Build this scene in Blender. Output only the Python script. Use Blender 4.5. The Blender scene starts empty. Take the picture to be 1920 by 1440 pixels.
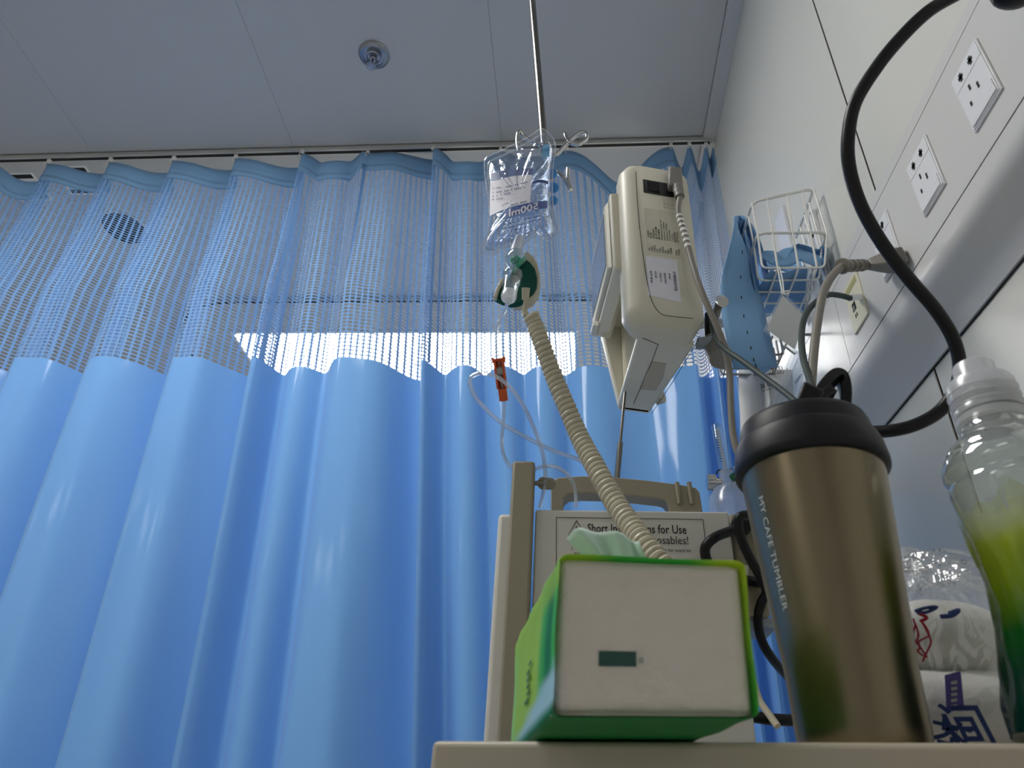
import bpy, bmesh, math, random
import numpy as np
from mathutils import Vector, Matrix
random.seed(7)
rng = np.random.default_rng(7)
C = bpy.context.scene.collection
S = bpy.context.scene
PI = math.pi

# ------------------------------------------------------------------ camera, world, lights, exposure
H = 0.68                      # eye height: the photographer lies in bed
F = 1331.0
_Y = np.array([115.0, 870.0, F]); _Y /= np.linalg.norm(_Y)
_b = -(F * F + 115.0 * 125.0) / 870.0
_Z = np.array([125.0, _b, F]); _Z /= np.linalg.norm(_Z)
_X = np.cross(_Y, _Z)
B = np.stack([_X, _Y, _Z])    # world axes in camera coordinates (right, down, forward)
cam_d = bpy.data.cameras.new('camera')
cam = bpy.data.objects.new('camera', cam_d)
C.objects.link(cam)
cam_d.sensor_width = 36.0
cam_d.lens = 36.0 * F / 1920.0
cam_d.clip_start = 0.02
right = Vector(B[:, 0]); down = Vector(B[:, 1]); fwd = Vector(B[:, 2])
R3 = Matrix((right, -down, -fwd)).transposed()
cam.matrix_world = Matrix.Translation((0, 0, H)) @ R3.to_4x4()
cam_d.dof.use_dof = True
cam_d.dof.focus_distance = 1.15
cam_d.dof.aperture_fstop = 12.0
S.camera = cam

w = bpy.data.worlds.new('world'); S.world = w
w.use_nodes = True
w.node_tree.nodes['Background'].inputs[0].default_value = (0.55, 0.68, 0.85, 1)
w.node_tree.nodes['Background'].inputs[1].default_value = 0.25
S.view_settings.view_transform = 'Standard'
S.view_settings.look = 'None'
S.view_settings.gamma = 1.0
S.view_settings.use_curve_mapping = False
S.view_settings.exposure = 0.30
PANEL_NEAR = 12.0             # emission of the ceiling panel above the bed
PANEL_BACK = 3.6              # emission of the ceiling panels behind the camera
PANEL_FAR = 14.0              # emission of the ceiling panel beyond the curtain

CEIL = H + 2.262
XW = 0.52                     # right wall
YC = 1.78                     # curtain plane

def ray(px, py):
    return B @ np.array([px - 960.0, py - 720.0, F])
def P(px, py, d):
    r = ray(px, py) * (d / F); return Vector((r[0], r[1], r[2] + H))
def PX(px, py, x):
    r = ray(px, py); r = r * x / r[0]; return Vector((r[0], r[1], r[2] + H))
def PY(px, py, y):
    r = ray(px, py); r = r * y / r[1]; return Vector((r[0], r[1], r[2] + H))
def PZ(px, py, z):            # z above the floor
    r = ray(px, py); r = r * (z - H) / r[2]; return Vector((r[0], r[1], r[2] + H))

# ------------------------------------------------------------------ materials
def lin(c):
    return tuple(((v / 12.92) if v <= 0.04045 else ((v + 0.055) / 1.055) ** 2.4) for v in c)
def rgb(r, g, b):
    return lin((r / 255.0, g / 255.0, b / 255.0)) + (1.0,)
def mat(name, col, rough=0.5, metal=0.0, noise=0.0, nscale=40.0, bump=0.0, bscale=200.0, spec=0.5, coat=0.0):
    m = bpy.data.materials.new(name); m.use_nodes = True
    nt = m.node_tree; p = nt.nodes['Principled BSDF']
    p.inputs['Base Color'].default_value = col
    p.inputs['Roughness'].default_value = rough
    p.inputs['Metallic'].default_value = metal
    p.inputs['Specular IOR Level'].default_value = spec
    p.inputs['Coat Weight'].default_value = coat
    if noise or bump:
        tc = nt.nodes.new('ShaderNodeTexCoord')
    if noise:
        n = nt.nodes.new('ShaderNodeTexNoise'); n.inputs['Scale'].default_value = nscale
        n.inputs['Detail'].default_value = 4
        nt.links.new(tc.outputs['Object'], n.inputs['Vector'])
        mx = nt.nodes.new('ShaderNodeMix'); mx.data_type = 'RGBA'
        mx.inputs[6].default_value = tuple(v * (1 - noise) for v in col[:3]) + (1,)
        mx.inputs[7].default_value = tuple(min(1, v * (1 + noise)) for v in col[:3]) + (1,)
        nt.links.new(n.outputs['Fac'], mx.inputs[0])
        nt.links.new(mx.outputs[2], p.inputs['Base Color'])
    if bump:
        n2 = nt.nodes.new('ShaderNodeTexNoise'); n2.inputs['Scale'].default_value = bscale
        n2.inputs['Detail'].default_value = 3
        nt.links.new(tc.outputs['Object'], n2.inputs['Vector'])
        bp = nt.nodes.new('ShaderNodeBump'); bp.inputs['Strength'].default_value = bump
        bp.inputs['Distance'].default_value = 0.002
        nt.links.new(n2.outputs['Fac'], bp.inputs['Height'])
        nt.links.new(bp.outputs['Normal'], p.inputs['Normal'])
    return m
def clear(name, col=(1, 1, 1, 1), base=0.06, edge=0.6, rough=0.05, bump=0.0, bscale=60.0, haze=0.0, hazecol=(0.8, 0.85, 0.9, 1), power=0.35):
    """thin clear plastic: transparent sheet with a glossy film that strengthens at grazing angles"""
    m = bpy.data.materials.new(name); m.use_nodes = True
    nt = m.node_tree; nt.nodes.clear()
    out = nt.nodes.new('ShaderNodeOutputMaterial')
    tr = nt.nodes.new('ShaderNodeBsdfTransparent'); tr.inputs[0].default_value = col
    gl = nt.nodes.new('ShaderNodeBsdfGlossy'); gl.inputs['Roughness'].default_value = rough
    lw = nt.nodes.new('ShaderNodeLayerWeight'); lw.inputs['Blend'].default_value = power
    mr = nt.nodes.new('ShaderNodeMapRange')
    mr.inputs['To Min'].default_value = base; mr.inputs['To Max'].default_value = edge
    nt.links.new(lw.outputs['Facing'], mr.inputs['Value'])
    src = tr
    if haze:
        df = nt.nodes.new('ShaderNodeBsdfDiffuse'); df.inputs[0].default_value = hazecol
        tl = nt.nodes.new('ShaderNodeBsdfTranslucent'); tl.inputs[0].default_value = hazecol
        a = nt.nodes.new('ShaderNodeMixShader'); a.inputs[0].default_value = 0.5
        nt.links.new(df.outputs[0], a.inputs[1]); nt.links.new(tl.outputs[0], a.inputs[2])
        h = nt.nodes.new('ShaderNodeMixShader'); h.inputs[0].default_value = haze
        nt.links.new(tr.outputs[0], h.inputs[1]); nt.links.new(a.outputs[0], h.inputs[2]); src = h
    mx = nt.nodes.new('ShaderNodeMixShader')
    nt.links.new(mr.outputs[0], mx.inputs[0])
    nt.links.new(src.outputs[0], mx.inputs[1]); nt.links.new(gl.outputs[0], mx.inputs[2])
    nt.links.new(mx.outputs[0], out.inputs[0])
    if bump:
        tc = nt.nodes.new('ShaderNodeTexCoord')
        n2 = nt.nodes.new('ShaderNodeTexNoise'); n2.inputs['Scale'].default_value = bscale
        n2.inputs['Detail'].default_value = 3; n2.inputs['Distortion'].default_value = 1.2
        nt.links.new(tc.outputs['Object'], n2.inputs['Vector'])
        bp = nt.nodes.new('ShaderNodeBump'); bp.inputs['Strength'].default_value = bump
        bp.inputs['Distance'].default_value = 0.01
        nt.links.new(n2.outputs['Fac'], bp.inputs['Height'])
        nt.links.new(bp.outputs['Normal'], gl.inputs['Normal'])
        nt.links.new(bp.outputs['Normal'], lw.inputs['Normal'])
    return m
def cloth(name, col, transl=0.35, weave=900.0, sheen=0.1, coat=0.0):
    m = bpy.data.materials.new(name); m.use_nodes = True
    nt = m.node_tree; p = nt.nodes['Principled BSDF']; out = nt.nodes['Material Output']
    p.inputs['Base Color'].default_value = col; p.inputs['Roughness'].default_value = 0.75
    p.inputs['Specular IOR Level'].default_value = 0.25
    p.inputs['Sheen Weight'].default_value = sheen
    tl = nt.nodes.new('ShaderNodeBsdfTranslucent'); tl.inputs[0].default_value = col
    mx = nt.nodes.new('ShaderNodeMixShader'); mx.inputs[0].default_value = transl
    nt.links.new(p.outputs[0], mx.inputs[1]); nt.links.new(tl.outputs[0], mx.inputs[2])
    nt.links.new(mx.outputs[0], out.inputs[0])
    if coat:
        p.inputs['Coat Weight'].default_value = coat; p.inputs['Coat Roughness'].default_value = 0.1
    if weave:
        tc = nt.nodes.new('ShaderNodeTexCoord')
        n2 = nt.nodes.new('ShaderNodeTexNoise'); n2.inputs['Scale'].default_value = weave
        nt.links.new(tc.outputs['Object'], n2.inputs['Vector'])
        bp = nt.nodes.new('ShaderNodeBump'); bp.inputs['Strength'].default_value = 0.15
        bp.inputs['Distance'].default_value = 0.001
        nt.links.new(n2.outputs['Fac'], bp.inputs['Height'])
        nt.links.new(bp.outputs['Normal'], p.inputs['Normal'])
    return m
def emit(name, col, s):
    m = bpy.data.materials.new(name); m.use_nodes = True
    nt = m.node_tree; nt.nodes.clear()
    out = nt.nodes.new('ShaderNodeOutputMaterial'); e = nt.nodes.new('ShaderNodeEmission')
    e.inputs[0].default_value = col; e.inputs[1].default_value = s
    nt.links.new(e.outputs[0], out.inputs[0]); return m
def ramp_mat(name, coord, axis, stops, rough=0.4, transl=0.0, stretch=None, warp=0.0, wscale=20.0, coat=0.0):
    """print whose colour runs along one coordinate (coord: 'Object', 'UV', 'Generated')"""
    m = bpy.data.materials.new(name); m.use_nodes = True
    nt = m.node_tree; p = nt.nodes['Principled BSDF']
    p.inputs['Roughness'].default_value = rough; p.inputs['Coat Weight'].default_value = coat
    tc = nt.nodes.new('ShaderNodeTexCoord'); sp = nt.nodes.new('ShaderNodeSeparateXYZ')
    nt.links.new(tc.outputs[coord], sp.inputs[0])
    val = sp.outputs[axis]
    if stretch:
        mr = nt.nodes.new('ShaderNodeMapRange')
        mr.inputs['From Min'].default_value = stretch[0]; mr.inputs['From Max'].default_value = stretch[1]
        nt.links.new(val, mr.inputs['Value']); val = mr.outputs[0]
    if warp:
        n = nt.nodes.new('ShaderNodeTexNoise'); n.inputs['Scale'].default_value = wscale
        nt.links.new(tc.outputs['Object'], n.inputs['Vector'])
        ma = nt.nodes.new('ShaderNodeMath'); ma.operation = 'MULTIPLY_ADD'
        nt.links.new(n.outputs['Fac'], ma.inputs[0]); ma.inputs[1].default_value = warp
        nt.links.new(val, ma.inputs[2]); val = ma.outputs[0]
    r = nt.nodes.new('ShaderNodeValToRGB'); cr = r.color_ramp
    while len(cr.elements) < len(stops): cr.elements.new(0.5)
    for e, (pos, col) in zip(cr.elements, stops):
        e.position = pos; e.color = col
    nt.links.new(val, r.inputs[0]); nt.links.new(r.outputs[0], p.inputs['Base Color'])
    if transl:
        tl = nt.nodes.new('ShaderNodeBsdfTranslucent'); nt.links.new(r.outputs[0], tl.inputs[0])
        mx = nt.nodes.new('ShaderNodeMixShader'); mx.inputs[0].default_value = transl
        nt.links.new(p.outputs[0], mx.inputs[1]); nt.links.new(tl.outputs[0], mx.inputs[2])
        nt.links.new(mx.outputs[0], nt.nodes['Material Output'].inputs[0])
    return m

M = dict(
    ceiling=mat('ceiling_paint', rgb(193, 194, 196), 0.35, noise=0.015, nscale=3),
    wall=mat('wall_panel_paint', rgb(222, 221, 213), 0.28, noise=0.01, nscale=2),
    dark=mat('dark_gap', rgb(28, 28, 30), 0.8),
    floor=mat('floor_vinyl', rgb(206, 204, 200), 0.4, noise=0.05, nscale=30),
    alu=mat('rail_aluminium', rgb(205, 206, 204), 0.35, metal=0.3),
    steel=mat('polished_steel', rgb(132, 129, 124), 0.2, metal=1.0),
    chrome=mat('chrome', rgb(200, 200, 200), 0.12, metal=1.0),
    blue=cloth('curtain_cloth', rgb(120, 174, 234), 0.20, coat=0.6),
    mesh=cloth('curtain_mesh_thread', rgb(122, 164, 216), 0.2, 0),
    header=cloth('curtain_header', rgb(128, 172, 214), 0.15),
    trunk=mat('trunking_enamel', rgb(217, 216, 214), 0.3),
    socket=mat('socket_plastic', rgb(236, 237, 240), 0.3),
    yellowed=mat('yellowed_plastic', rgb(228, 224, 200), 0.35),
    hole=mat('socket_hole', rgb(15, 15, 16), 0.7),
    beige=mat('monitor_beige', rgb(218, 214, 198), 0.38, bump=0.05, bscale=900),
    beige_dark=mat('monitor_beige_shade', rgb(206, 201, 182), 0.45),
    grey_beige=mat('warmer_cover', rgb(214, 211, 202), 0.42),
    tan=mat('warmer_tan', rgb(150, 142, 122), 0.5, bump=0.05, bscale=700),
    hose=mat('hose_beige', rgb(196, 188, 166), 0.38),
    screen=mat('monitor_screen', rgb(120, 130, 150), 0.12, coat=0.5),
    black=mat('black_plastic', rgb(24, 24, 27), 0.4),
    rubber=mat('black_rubber', rgb(12, 12, 17), 0.38, spec=.35),
    lid=mat('tumbler_lid', rgb(22, 22, 28), 0.45, spec=.3),
    grey=mat('grey_plastic', rgb(132, 129, 125), 0.45),
    grey_cable=mat('grey_cable', rgb(136, 131, 124), 0.45),
    green_cable=mat('dark_green_cable', rgb(62, 74, 72), 0.5, spec=.3),
    white=mat('white_plastic', rgb(238, 238, 236), 0.4),
    wire=mat('white_coated_wire', rgb(236, 234, 230), 0.35),
    wire_grey=mat('grey_wire', rgb(150, 150, 148), 0.35),
    strap=cloth('blue_strap', rgb(132, 178, 222), 0.1, 1200),
    ink=mat('black_ink', rgb(35, 35, 38), 0.7),
    ink_blue=mat('blue_ink', rgb(44, 66, 130), 0.5),
    ink_red=mat('red_ink', rgb(190, 40, 66), 0.5),
    ink_pale=mat('pale_ink', rgb(200, 200, 200), 0.5),
    green=mat('clamp_green', rgb(0, 74, 62), 0.6, spec=.25),
    green_light=mat('clamp_green_light', rgb(60, 170, 140), 0.35),
    orange=mat('clamp_orange', rgb(206, 84, 26), 0.35),
    paper=mat('white_paper', rgb(226, 226, 224), 0.7),
    label=mat('white_label', rgb(226, 226, 238), 0.6),
    tissue=mat('tissue_paper', rgb(216, 208, 197), 0.9, noise=0.04, nscale=60, bump=0.9, bscale=110),
    tissue_roll=mat('tissue_roll', rgb(228, 226, 222), 0.9, bump=0.9, bscale=70),
    mint=cloth('mint_tissue', rgb(222, 240, 230), 0.25, 0),
    mark=mat('dark_green_mark', rgb(48, 82, 76), 0.8, noise=0.2, nscale=300),
    table=mat('table_laminate', rgb(184, 174, 156), 0.4),
    table_top=mat('table_edge', rgb(222, 217, 206), 0.4),
    tumbler=mat('brushed_steel', rgb(136, 124, 102), 0.3, metal=1.0, noise=0.06, nscale=8),
    bead=mat('blue_bead', rgb(40, 130, 205), 0.3),
    strip=mat('bright_strip', rgb(235, 236, 238), 0.28, metal=0.85),
    sprinkler=mat('sprinkler_steel', rgb(150, 155, 165), 0.22, metal=0.9),
    window_amber=mat('amber_window', rgb(186, 170, 142), 0.15, coat=0.3),
    clamp_grey=mat('clamp_blue_grey', rgb(152, 162, 176), 0.4),
    film=clear('thin_film', base=0.09, edge=0.55, rough=0.07, bump=0.7, bscale=30, haze=0.10),
    bagfilm=clear('bag_film', col=(0.93, 0.96, 1, 1), base=0.05, edge=0.7, rough=0.05, bump=0.5, bscale=20, power=0.35),
    seam=clear('bag_seam', col=(0.97, 0.98, 1, 1), base=0.05, edge=0.3, rough=0.1, haze=0.06, hazecol=(0.9, 0.94, 1, 1)),
    weld=clear('bag_weld', col=(0.97, 0.98, 1, 1), base=0.15, edge=0.6, rough=0.08, haze=0.22, hazecol=(0.95, 0.97, 1, 1)),
    tube=clear('tube_clear', col=(0.88, 0.94, 1, 1), base=0.15, edge=0.8, rough=0.1, haze=0.28),
    chamber=clear('chamber_clear', col=(0.88, 0.94, 0.94, 1), base=0.05, edge=0.45, rough=0.04),
    frost=clear('frosted_clear', base=0.08, edge=0.4, rough=0.25, haze=0.68, hazecol=(0.86, 0.87, 0.9, 1)),
    pet=clear('bottle_clear', col=(0.90, 0.95, 0.92, 1), base=0.08, edge=0.85, rough=0.05, haze=0.30, hazecol=(0.82, 0.86, 0.84, 1), power=0.45),
    jar=clear('humidifier_clear', col=(0.9, 0.94, 0.98, 1), base=0.08, edge=0.35, rough=0.2, haze=0.45, hazecol=(0.75, 0.8, 0.88, 1)),
    sleeve=clear('sleeve_clear', col=(0.94, 0.96, 0.98, 1), base=0.04, edge=0.35, rough=0.12, haze=0.1),
    panel_back=emit('led_panel_back', (1.0, 0.985, 0.95, 1), PANEL_BACK),
    panel_near=emit('led_panel_near', (1.0, 0.985, 0.95, 1), PANEL_NEAR),
    panel_far=emit('led_panel_far', (1.0, 0.99, 0.96, 1), PANEL_FAR),
)

# ------------------------------------------------------------------ mesh helpers
class MB:
    """collects shapes given in world coordinates, then links them as one mesh object"""
    def __init__(s): s.v = []; s.f = []; s.uv = {}
    def add(s, vs, fs):
        o = len(s.v); s.v += [tuple(x) for x in vs]; s.f += [tuple(i + o for i in q) for q in fs]; return o
    def box(s, lo, hi, T=None):
        (a, b, c), (d, e, f) = lo, hi
        vs = [(a, b, c), (d, b, c), (d, e, c), (a, e, c), (a, b, f), (d, b, f), (d, e, f), (a, e, f)]
        if T is not None: vs = [T @ Vector(v) for v in vs]
        s.add(vs, [(3, 2, 1, 0), (4, 5, 6, 7), (0, 1, 5, 4), (1, 2, 6, 5), (2, 3, 7, 6), (3, 0, 4, 7)])
        return s
    def hexa(s, vs):
        s.add(vs, [(3, 2, 1, 0), (4, 5, 6, 7), (0, 1, 5, 4), (1, 2, 6, 5), (2, 3, 7, 6), (3, 0, 4, 7)]); return s
    def loft(s, rings, cap=True, closed=False):
        n = len(rings[0]); o = len(s.v)
        for r in rings: s.v += [tuple(x) for x in r]
        m = len(rings)
        for i in range(m if closed else m - 1):
            a = o + i * n; b = o + ((i + 1) % m) * n
            for j in range(n):
                k = (j + 1) % n; s.f.append((a + j, a + k, b + k, b + j))
        if cap and not closed:
            s.f.append(tuple(o + j for j in reversed(range(n))))
            s.f.append(tuple(o + (m - 1) * n + j for j in range(n)))
        return s
    def prism(s, poly, off):
        off = Vector(off); return s.loft([[Vector(p) for p in poly], [Vector(p) + off for p in poly]])
    def tube(s, pts, r, n=10, closed=False, cap=True):
        pts = [Vector(p) for p in pts]; m = len(pts)
        rs = r if isinstance(r, (list, tuple)) else [r] * m
        t0 = (pts[1] - pts[0]).normalized()
        nrm = t0.orthogonal().normalized(); rings = []
        for i in range(m):
            if closed: t = (pts[(i + 1) % m] - pts[i - 1])
            else: t = pts[min(i + 1, m - 1)] - pts[max(i - 1, 0)]
            if t.length < 1e-9: t = t0
            t.normalize(); nrm = (nrm - t * nrm.dot(t))
            if nrm.length < 1e-6: nrm = t.orthogonal()
            nrm.normalize(); bn = t.cross(nrm)
            rings.append([pts[i] + (nrm * math.cos(2 * PI * j / n) + bn * math.sin(2 * PI * j / n)) * rs[i] for j in range(n)])
        return s.loft(rings, cap=cap, closed=closed)
    def lathe(s, prof, o, ax=(0, 0, 1), n=32, sx=1.0):
        ax = Vector(ax).normalized(); u = ax.orthogonal().normalized(); v = ax.cross(u); o = Vector(o)
        rings = [[o + ax * h + (u * math.cos(2 * PI * j / n) * sx + v * math.sin(2 * PI * j / n)) * max(r, 1e-5) for j in range(n)] for r, h in prof]
        return s.loft(rings)
    def ball(s, c, r, n=14):
        if not isinstance(r, (tuple, list)): r = (r, r, r)
        c = Vector(c); rings = []
        for i in range(n // 2 + 1):
            th = PI * i / (n // 2); k = max(math.sin(th), 1e-4)
            rings.append([c + Vector((r[0] * k * math.cos(2 * PI * j / n), r[1] * k * math.sin(2 * PI * j / n), -r[2] * math.cos(th))) for j in range(n)])
        return s.loft(rings)
    def grid(s, rows):
        o = len(s.v); m = len(rows); n = len(rows[0])
        for r in rows: s.v += [tuple(x) for x in r]
        for i in range(m - 1):
            for j in range(n - 1):
                s.f.append((o + i * n + j, o + i * n + j + 1, o + (i + 1) * n + j + 1, o + (i + 1) * n + j))
        return s
    def build(s, name, m, parent=None, smooth=False, bevel=0.0, seg=2, local=False, solid=0.0, sub=0, angle=40, fix=True):
        org = Vector((0, 0, 0))
        if parent is not None and not local:
            q = parent
            while q is not None: org += q.location; q = q.parent
        me = bpy.data.meshes.new(name)
        me.from_pydata([tuple(Vector(v) - org) for v in s.v], [], s.f)
        if fix:
            bm = bmesh.new(); bm.from_mesh(me)
            bmesh.ops.recalc_face_normals(bm, faces=bm.faces); bm.to_mesh(me); bm.free()
        me.update()
        o = bpy.data.objects.new(name, me); C.objects.link(o)
        if m is not None: me.materials.append(m)
        if parent is not None: o.parent = parent
        if smooth or bevel:
            me.shade_smooth() if hasattr(me, 'shade_smooth') else None
        if solid:
            k = o.modifiers.new('thickness', 'SOLIDIFY'); k.thickness = solid; k.offset = 0
        if bevel:
            k = o.modifiers.new('bevel', 'BEVEL'); k.width = bevel; k.segments = seg; k.limit_method = 'ANGLE'
            k.angle_limit = math.radians(40); k.harden_normals = False
        if sub:
            k = o.modifiers.new('sub', 'SUBSURF'); k.levels = sub; k.render_levels = sub
        if (smooth or bevel) and not sub:
            try:
                for e in me.edges: pass
                me.set_sharp_from_angle(angle=math.radians(angle))
            except Exception: pass
        return o
def empty(name, label, cat, loc, group=None, rot=None):
    o = bpy.data.objects.new(name, None); C.objects.link(o)
    o.location = loc; o.empty_display_size = 0.05
    if rot: o.rotation_euler = rot
    o['label'] = label; o['category'] = cat
    if group: o['group'] = group
    return o
def tag(o, label, cat, group=None):
    o['label'] = label; o['category'] = cat
    if group: o['group'] = group
    return o
def struct(o):
    o['kind'] = 'structure'; return o
def lab(o, label):
    o['label'] = label; return o
def stuff(o):
    o['kind'] = 'stuff'; return o
def spline(pts, n=12, closed=False):
    """Catmull-Rom through the points"""
    pts = [Vector(p) for p in pts]; out = []; m = len(pts)
    for i in range(m if closed else m - 1):
        p1, p2 = pts[i], pts[(i + 1) % m]
        p0 = pts[i - 1] if (closed or i > 0) else p1 * 2 - p2
        p3 = pts[(i + 2) % m] if (closed or i + 2 < m) else p2 * 2 - p1
        for k in range(n):
            t = k / n
            out.append(0.5 * ((2 * p1) + (p2 - p0) * t + (2 * p0 - 5 * p1 + 4 * p2 - p3) * t * t + (3 * p1 - p0 - 3 * p2 + p3) * t ** 3))
    if not closed: out.append(pts[-1])
    return out
def rounded(pts, r, n=6, closed=False):
    """polyline with its corners rounded"""
    pts = [Vector(p) for p in pts]; m = len(pts); out = []
    for i in range(m):
        if not closed and i in (0, m - 1): out.append(pts[i]); continue
        a, b, c = pts[i - 1], pts[i], pts[(i + 1) % m]
        d1 = (a - b); d2 = (c - b); q = min(r, d1.length * .45, d2.length * .45)
        s, e = b + d1.normalized() * q, b + d2.normalized() * q
        for k in range(n + 1):
            t = k / n; out.append(s * (1 - t) ** 2 + b * 2 * t * (1 - t) + e * t * t)
    return out
def text(body, size, O, U, V, m, parent, name='lettering', lift=0.0004, align='LEFT', mapf=None, bold=0.0, width=None):
    """flat lettering: O origin, U reading direction, V up direction (world)"""
    cu = bpy.data.curves.new('text', 'FONT'); cu.body = body; cu.size = size
    cu.align_x = align; cu.offset = bold * size; cu.resolution_u = 2
    to = bpy.data.objects.new('text', cu); C.objects.link(to)
    dg = bpy.context.evaluated_depsgraph_get(); dg.update()
    me = bpy.data.meshes.new_from_object(to.evaluated_get(dg))
    bpy.data.objects.remove(to); bpy.data.curves.remove(cu)
    U = Vector(U).normalized(); V = Vector(V).normalized(); N = U.cross(V); O = Vector(O)
    k = 1.0
    if width:
        xs = [v.co.x for v in me.vertices]
        if xs: k = width / max(1e-6, max(xs) - min(xs))
    org = Vector((0, 0, 0)); q = parent
    while q is not None: org += q.location; q = q.parent
    for v in me.vertices:
        x, y = v.co.x * k, v.co.y
        w_ = mapf(x, y) if mapf else O + U * x + V * y + N * lift
        v.co = w_ - org
    me.materials.clear(); me.materials.append(m)
    o = bpy.data.objects.new(name, me); C.objects.link(o); o.parent = parent
    return o
def bez(a, b, t): return a + (b - a) * t

# ------------------------------------------------------------------ the room
def slab(name, lo, hi, m, parent=None, bevel=0.0):
    return MB().box(lo, hi).build(name, m, parent, bevel=bevel)
floor = struct(slab('floor', (-5.6, -3.0, -0.05), (XW + .1, 5.2, 0), M['floor']))
struct(slab('wall_left', (-5.7, -3.0, 0), (-5.6, 5.2, CEIL + .1), M['wall']))
struct(slab('wall_back', (-5.7, -3.1, 0), (XW + .1, -3.0, CEIL + .1), M['wall']))
struct(slab('wall_far', (-5.7, 5.2, 0), (XW + .1, 5.3, CEIL + .1), M['wall']))
wall_r = struct(slab('wall_right', (XW + .0028, -3.0, 0), (XW + .1, 5.2, CEIL + .1), M['dark']))
for a, b in ((-3.0, -1.52), (-1.515, -0.32), (-0.315, 0.8915), (0.8975, 2.1), (2.105, 3.3), (3.305, 5.2)):
    MB().box((XW, a, 0.0), (XW + .0025, b, CEIL)).build('wall_panel', M['wall'], wall_r, bevel=0.0008)
ceil = struct(slab('ceiling', (-5.7, -3.1, CEIL + .008), (XW + .1, 5.3, CEIL + .1), M['ceiling']))
xs = [-5.6, -5.3, -4.47, -3.63, -2.79, -1.95, -1.108, -0.283, 0.474]
for y0, y1 in ((-3.0, -1.2), (-1.2, 0.2), (0.2, 1.764), (1.80, 3.6), (3.6, 5.2)):
    for a, b in zip(xs[:-1], xs[1:]):
        MB().box((a + .0004, y0 + .0003, CEIL), (b - .0004, y1 - .0003, CEIL + .0075)).build('ceiling_panel', M['ceiling'], ceil, bevel=0.0007)
struct(MB().prism([(0.475, -3.0, CEIL + .007), (0.475, -3.0, CEIL - .006), (XW - .012, -3.0, CEIL - .012), (XW, -3.0, CEIL - .024), (XW, -3.0, CEIL + .007)], (0, 8.2, 0)).build('trim_1', M['ceiling'], bevel=.002))

# ceiling lights: one beyond the curtain (seen through the net), two on this side of it above the bed
def ceiling_light(x0, x1, y0, y1, m, label):
    t = empty('ceiling_light', label, 'ceiling light', ((x0 + x1) / 2, (y0 + y1) / 2, CEIL))
    f = MB(); k = .014; z0, z1 = CEIL - .008, CEIL - .0005
    f.box((x0 - k, y0 - k, z0), (x1 + k, y0, z1)); f.box((x0 - k, y1, z0), (x1 + k, y1 + k, z1))
    f.box((x0 - k, y0, z0), (x0, y1, z1)); f.box((x1, y0, z0), (x1 + k, y1, z1))
    f.build('frame', M['white'], t)
    MB().box((x0 + .001, y0 + .001, CEIL - .004), (x1 - .001, y1 - .001, CEIL - .001)).build('diffuser', m, t)
ceiling_light(-1.855, 0.0, 2.972, 3.57, M['panel_far'], 'bright oblong ceiling light glowing through the blue net curtain')
ceiling_light(-2.1, -0.6, 0.30, 0.90, M['panel_near'], 'ceiling light panel overhead above the bed, out of frame at the top')
ceiling_light(-5.0, -3.3, -2.62, -2.02, M['panel_back'], 'rear ceiling light panel behind the camera, farther from the wall')
ceiling_light(-1.75, -0.68, -2.15, -1.86, M['panel_back'], 'rear ceiling light panel behind the camera, nearer the wall')

# sprinkler head
sp = empty('fire_sprinkler', 'chrome fire sprinkler head with a round plate on the grey ceiling', 'sprinkler', (-0.695, 1.392, CEIL))
sx, sy = -0.695, 1.392
MB().lathe([(.052, 0), (.053, -.003), (.047, -.010), (.037, -.012), (.036, -.008), (.034, -.008)], (sx, sy, CEIL), n=40).build('cover_plate', M['sprinkler'], sp, smooth=True)
MB().lathe([(.034, -.002), (.034, -.004)], (sx, sy, CEIL), n=32).build('recess', M['hole'], sp)
MB().lathe([(.0265, -.003), (.0265, -.020), (.022, -.022), (.020, -.016)], (sx, sy, CEIL), n=32).build('cup', M['sprinkler'], sp, smooth=True)
MB().lathe([(.013, -.01), (.013, -.03), (.009, -.034), (.006, -.034)], (sx, sy, CEIL), n=20).build('nozzle', M['sprinkler'], sp, smooth=True)
for sgn in (-1, 1):
    MB().tube(spline([(sx + sgn * .010, sy, CEIL - .028), (sx + sgn * .017, sy, CEIL - .042), (sx + sgn * .013, sy, CEIL - .058), (sx, sy, CEIL - .064)], 5), .0028, 8).build('frame_arm', M['sprinkler'], sp, smooth=True)
MB().tube([(sx, sy, CEIL - .032), (sx, sy, CEIL - .062)], .0035, 10).build('glass_bulb', mat('sprinkler_bulb', rgb(70, 30, 32), .15), sp, smooth=True)
pl = MB()
for k in range(16):
    a0 = 2 * PI * k / 16; da = 2 * PI / 16 * .3
    pts = [(sx + math.cos(a0 + q * da) * r, sy + math.sin(a0 + q * da) * r, CEIL - .066) for r, q in ((.004, -1), (.017, -1), (.017, 1), (.004, 1))]
    pl.prism(pts, (0, 0, -.002))
pl.lathe([(.010, -.0655), (.010, -.0685)], (sx, sy, CEIL), n=20)
pl.build('deflector', M['sprinkler'], sp)

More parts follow.
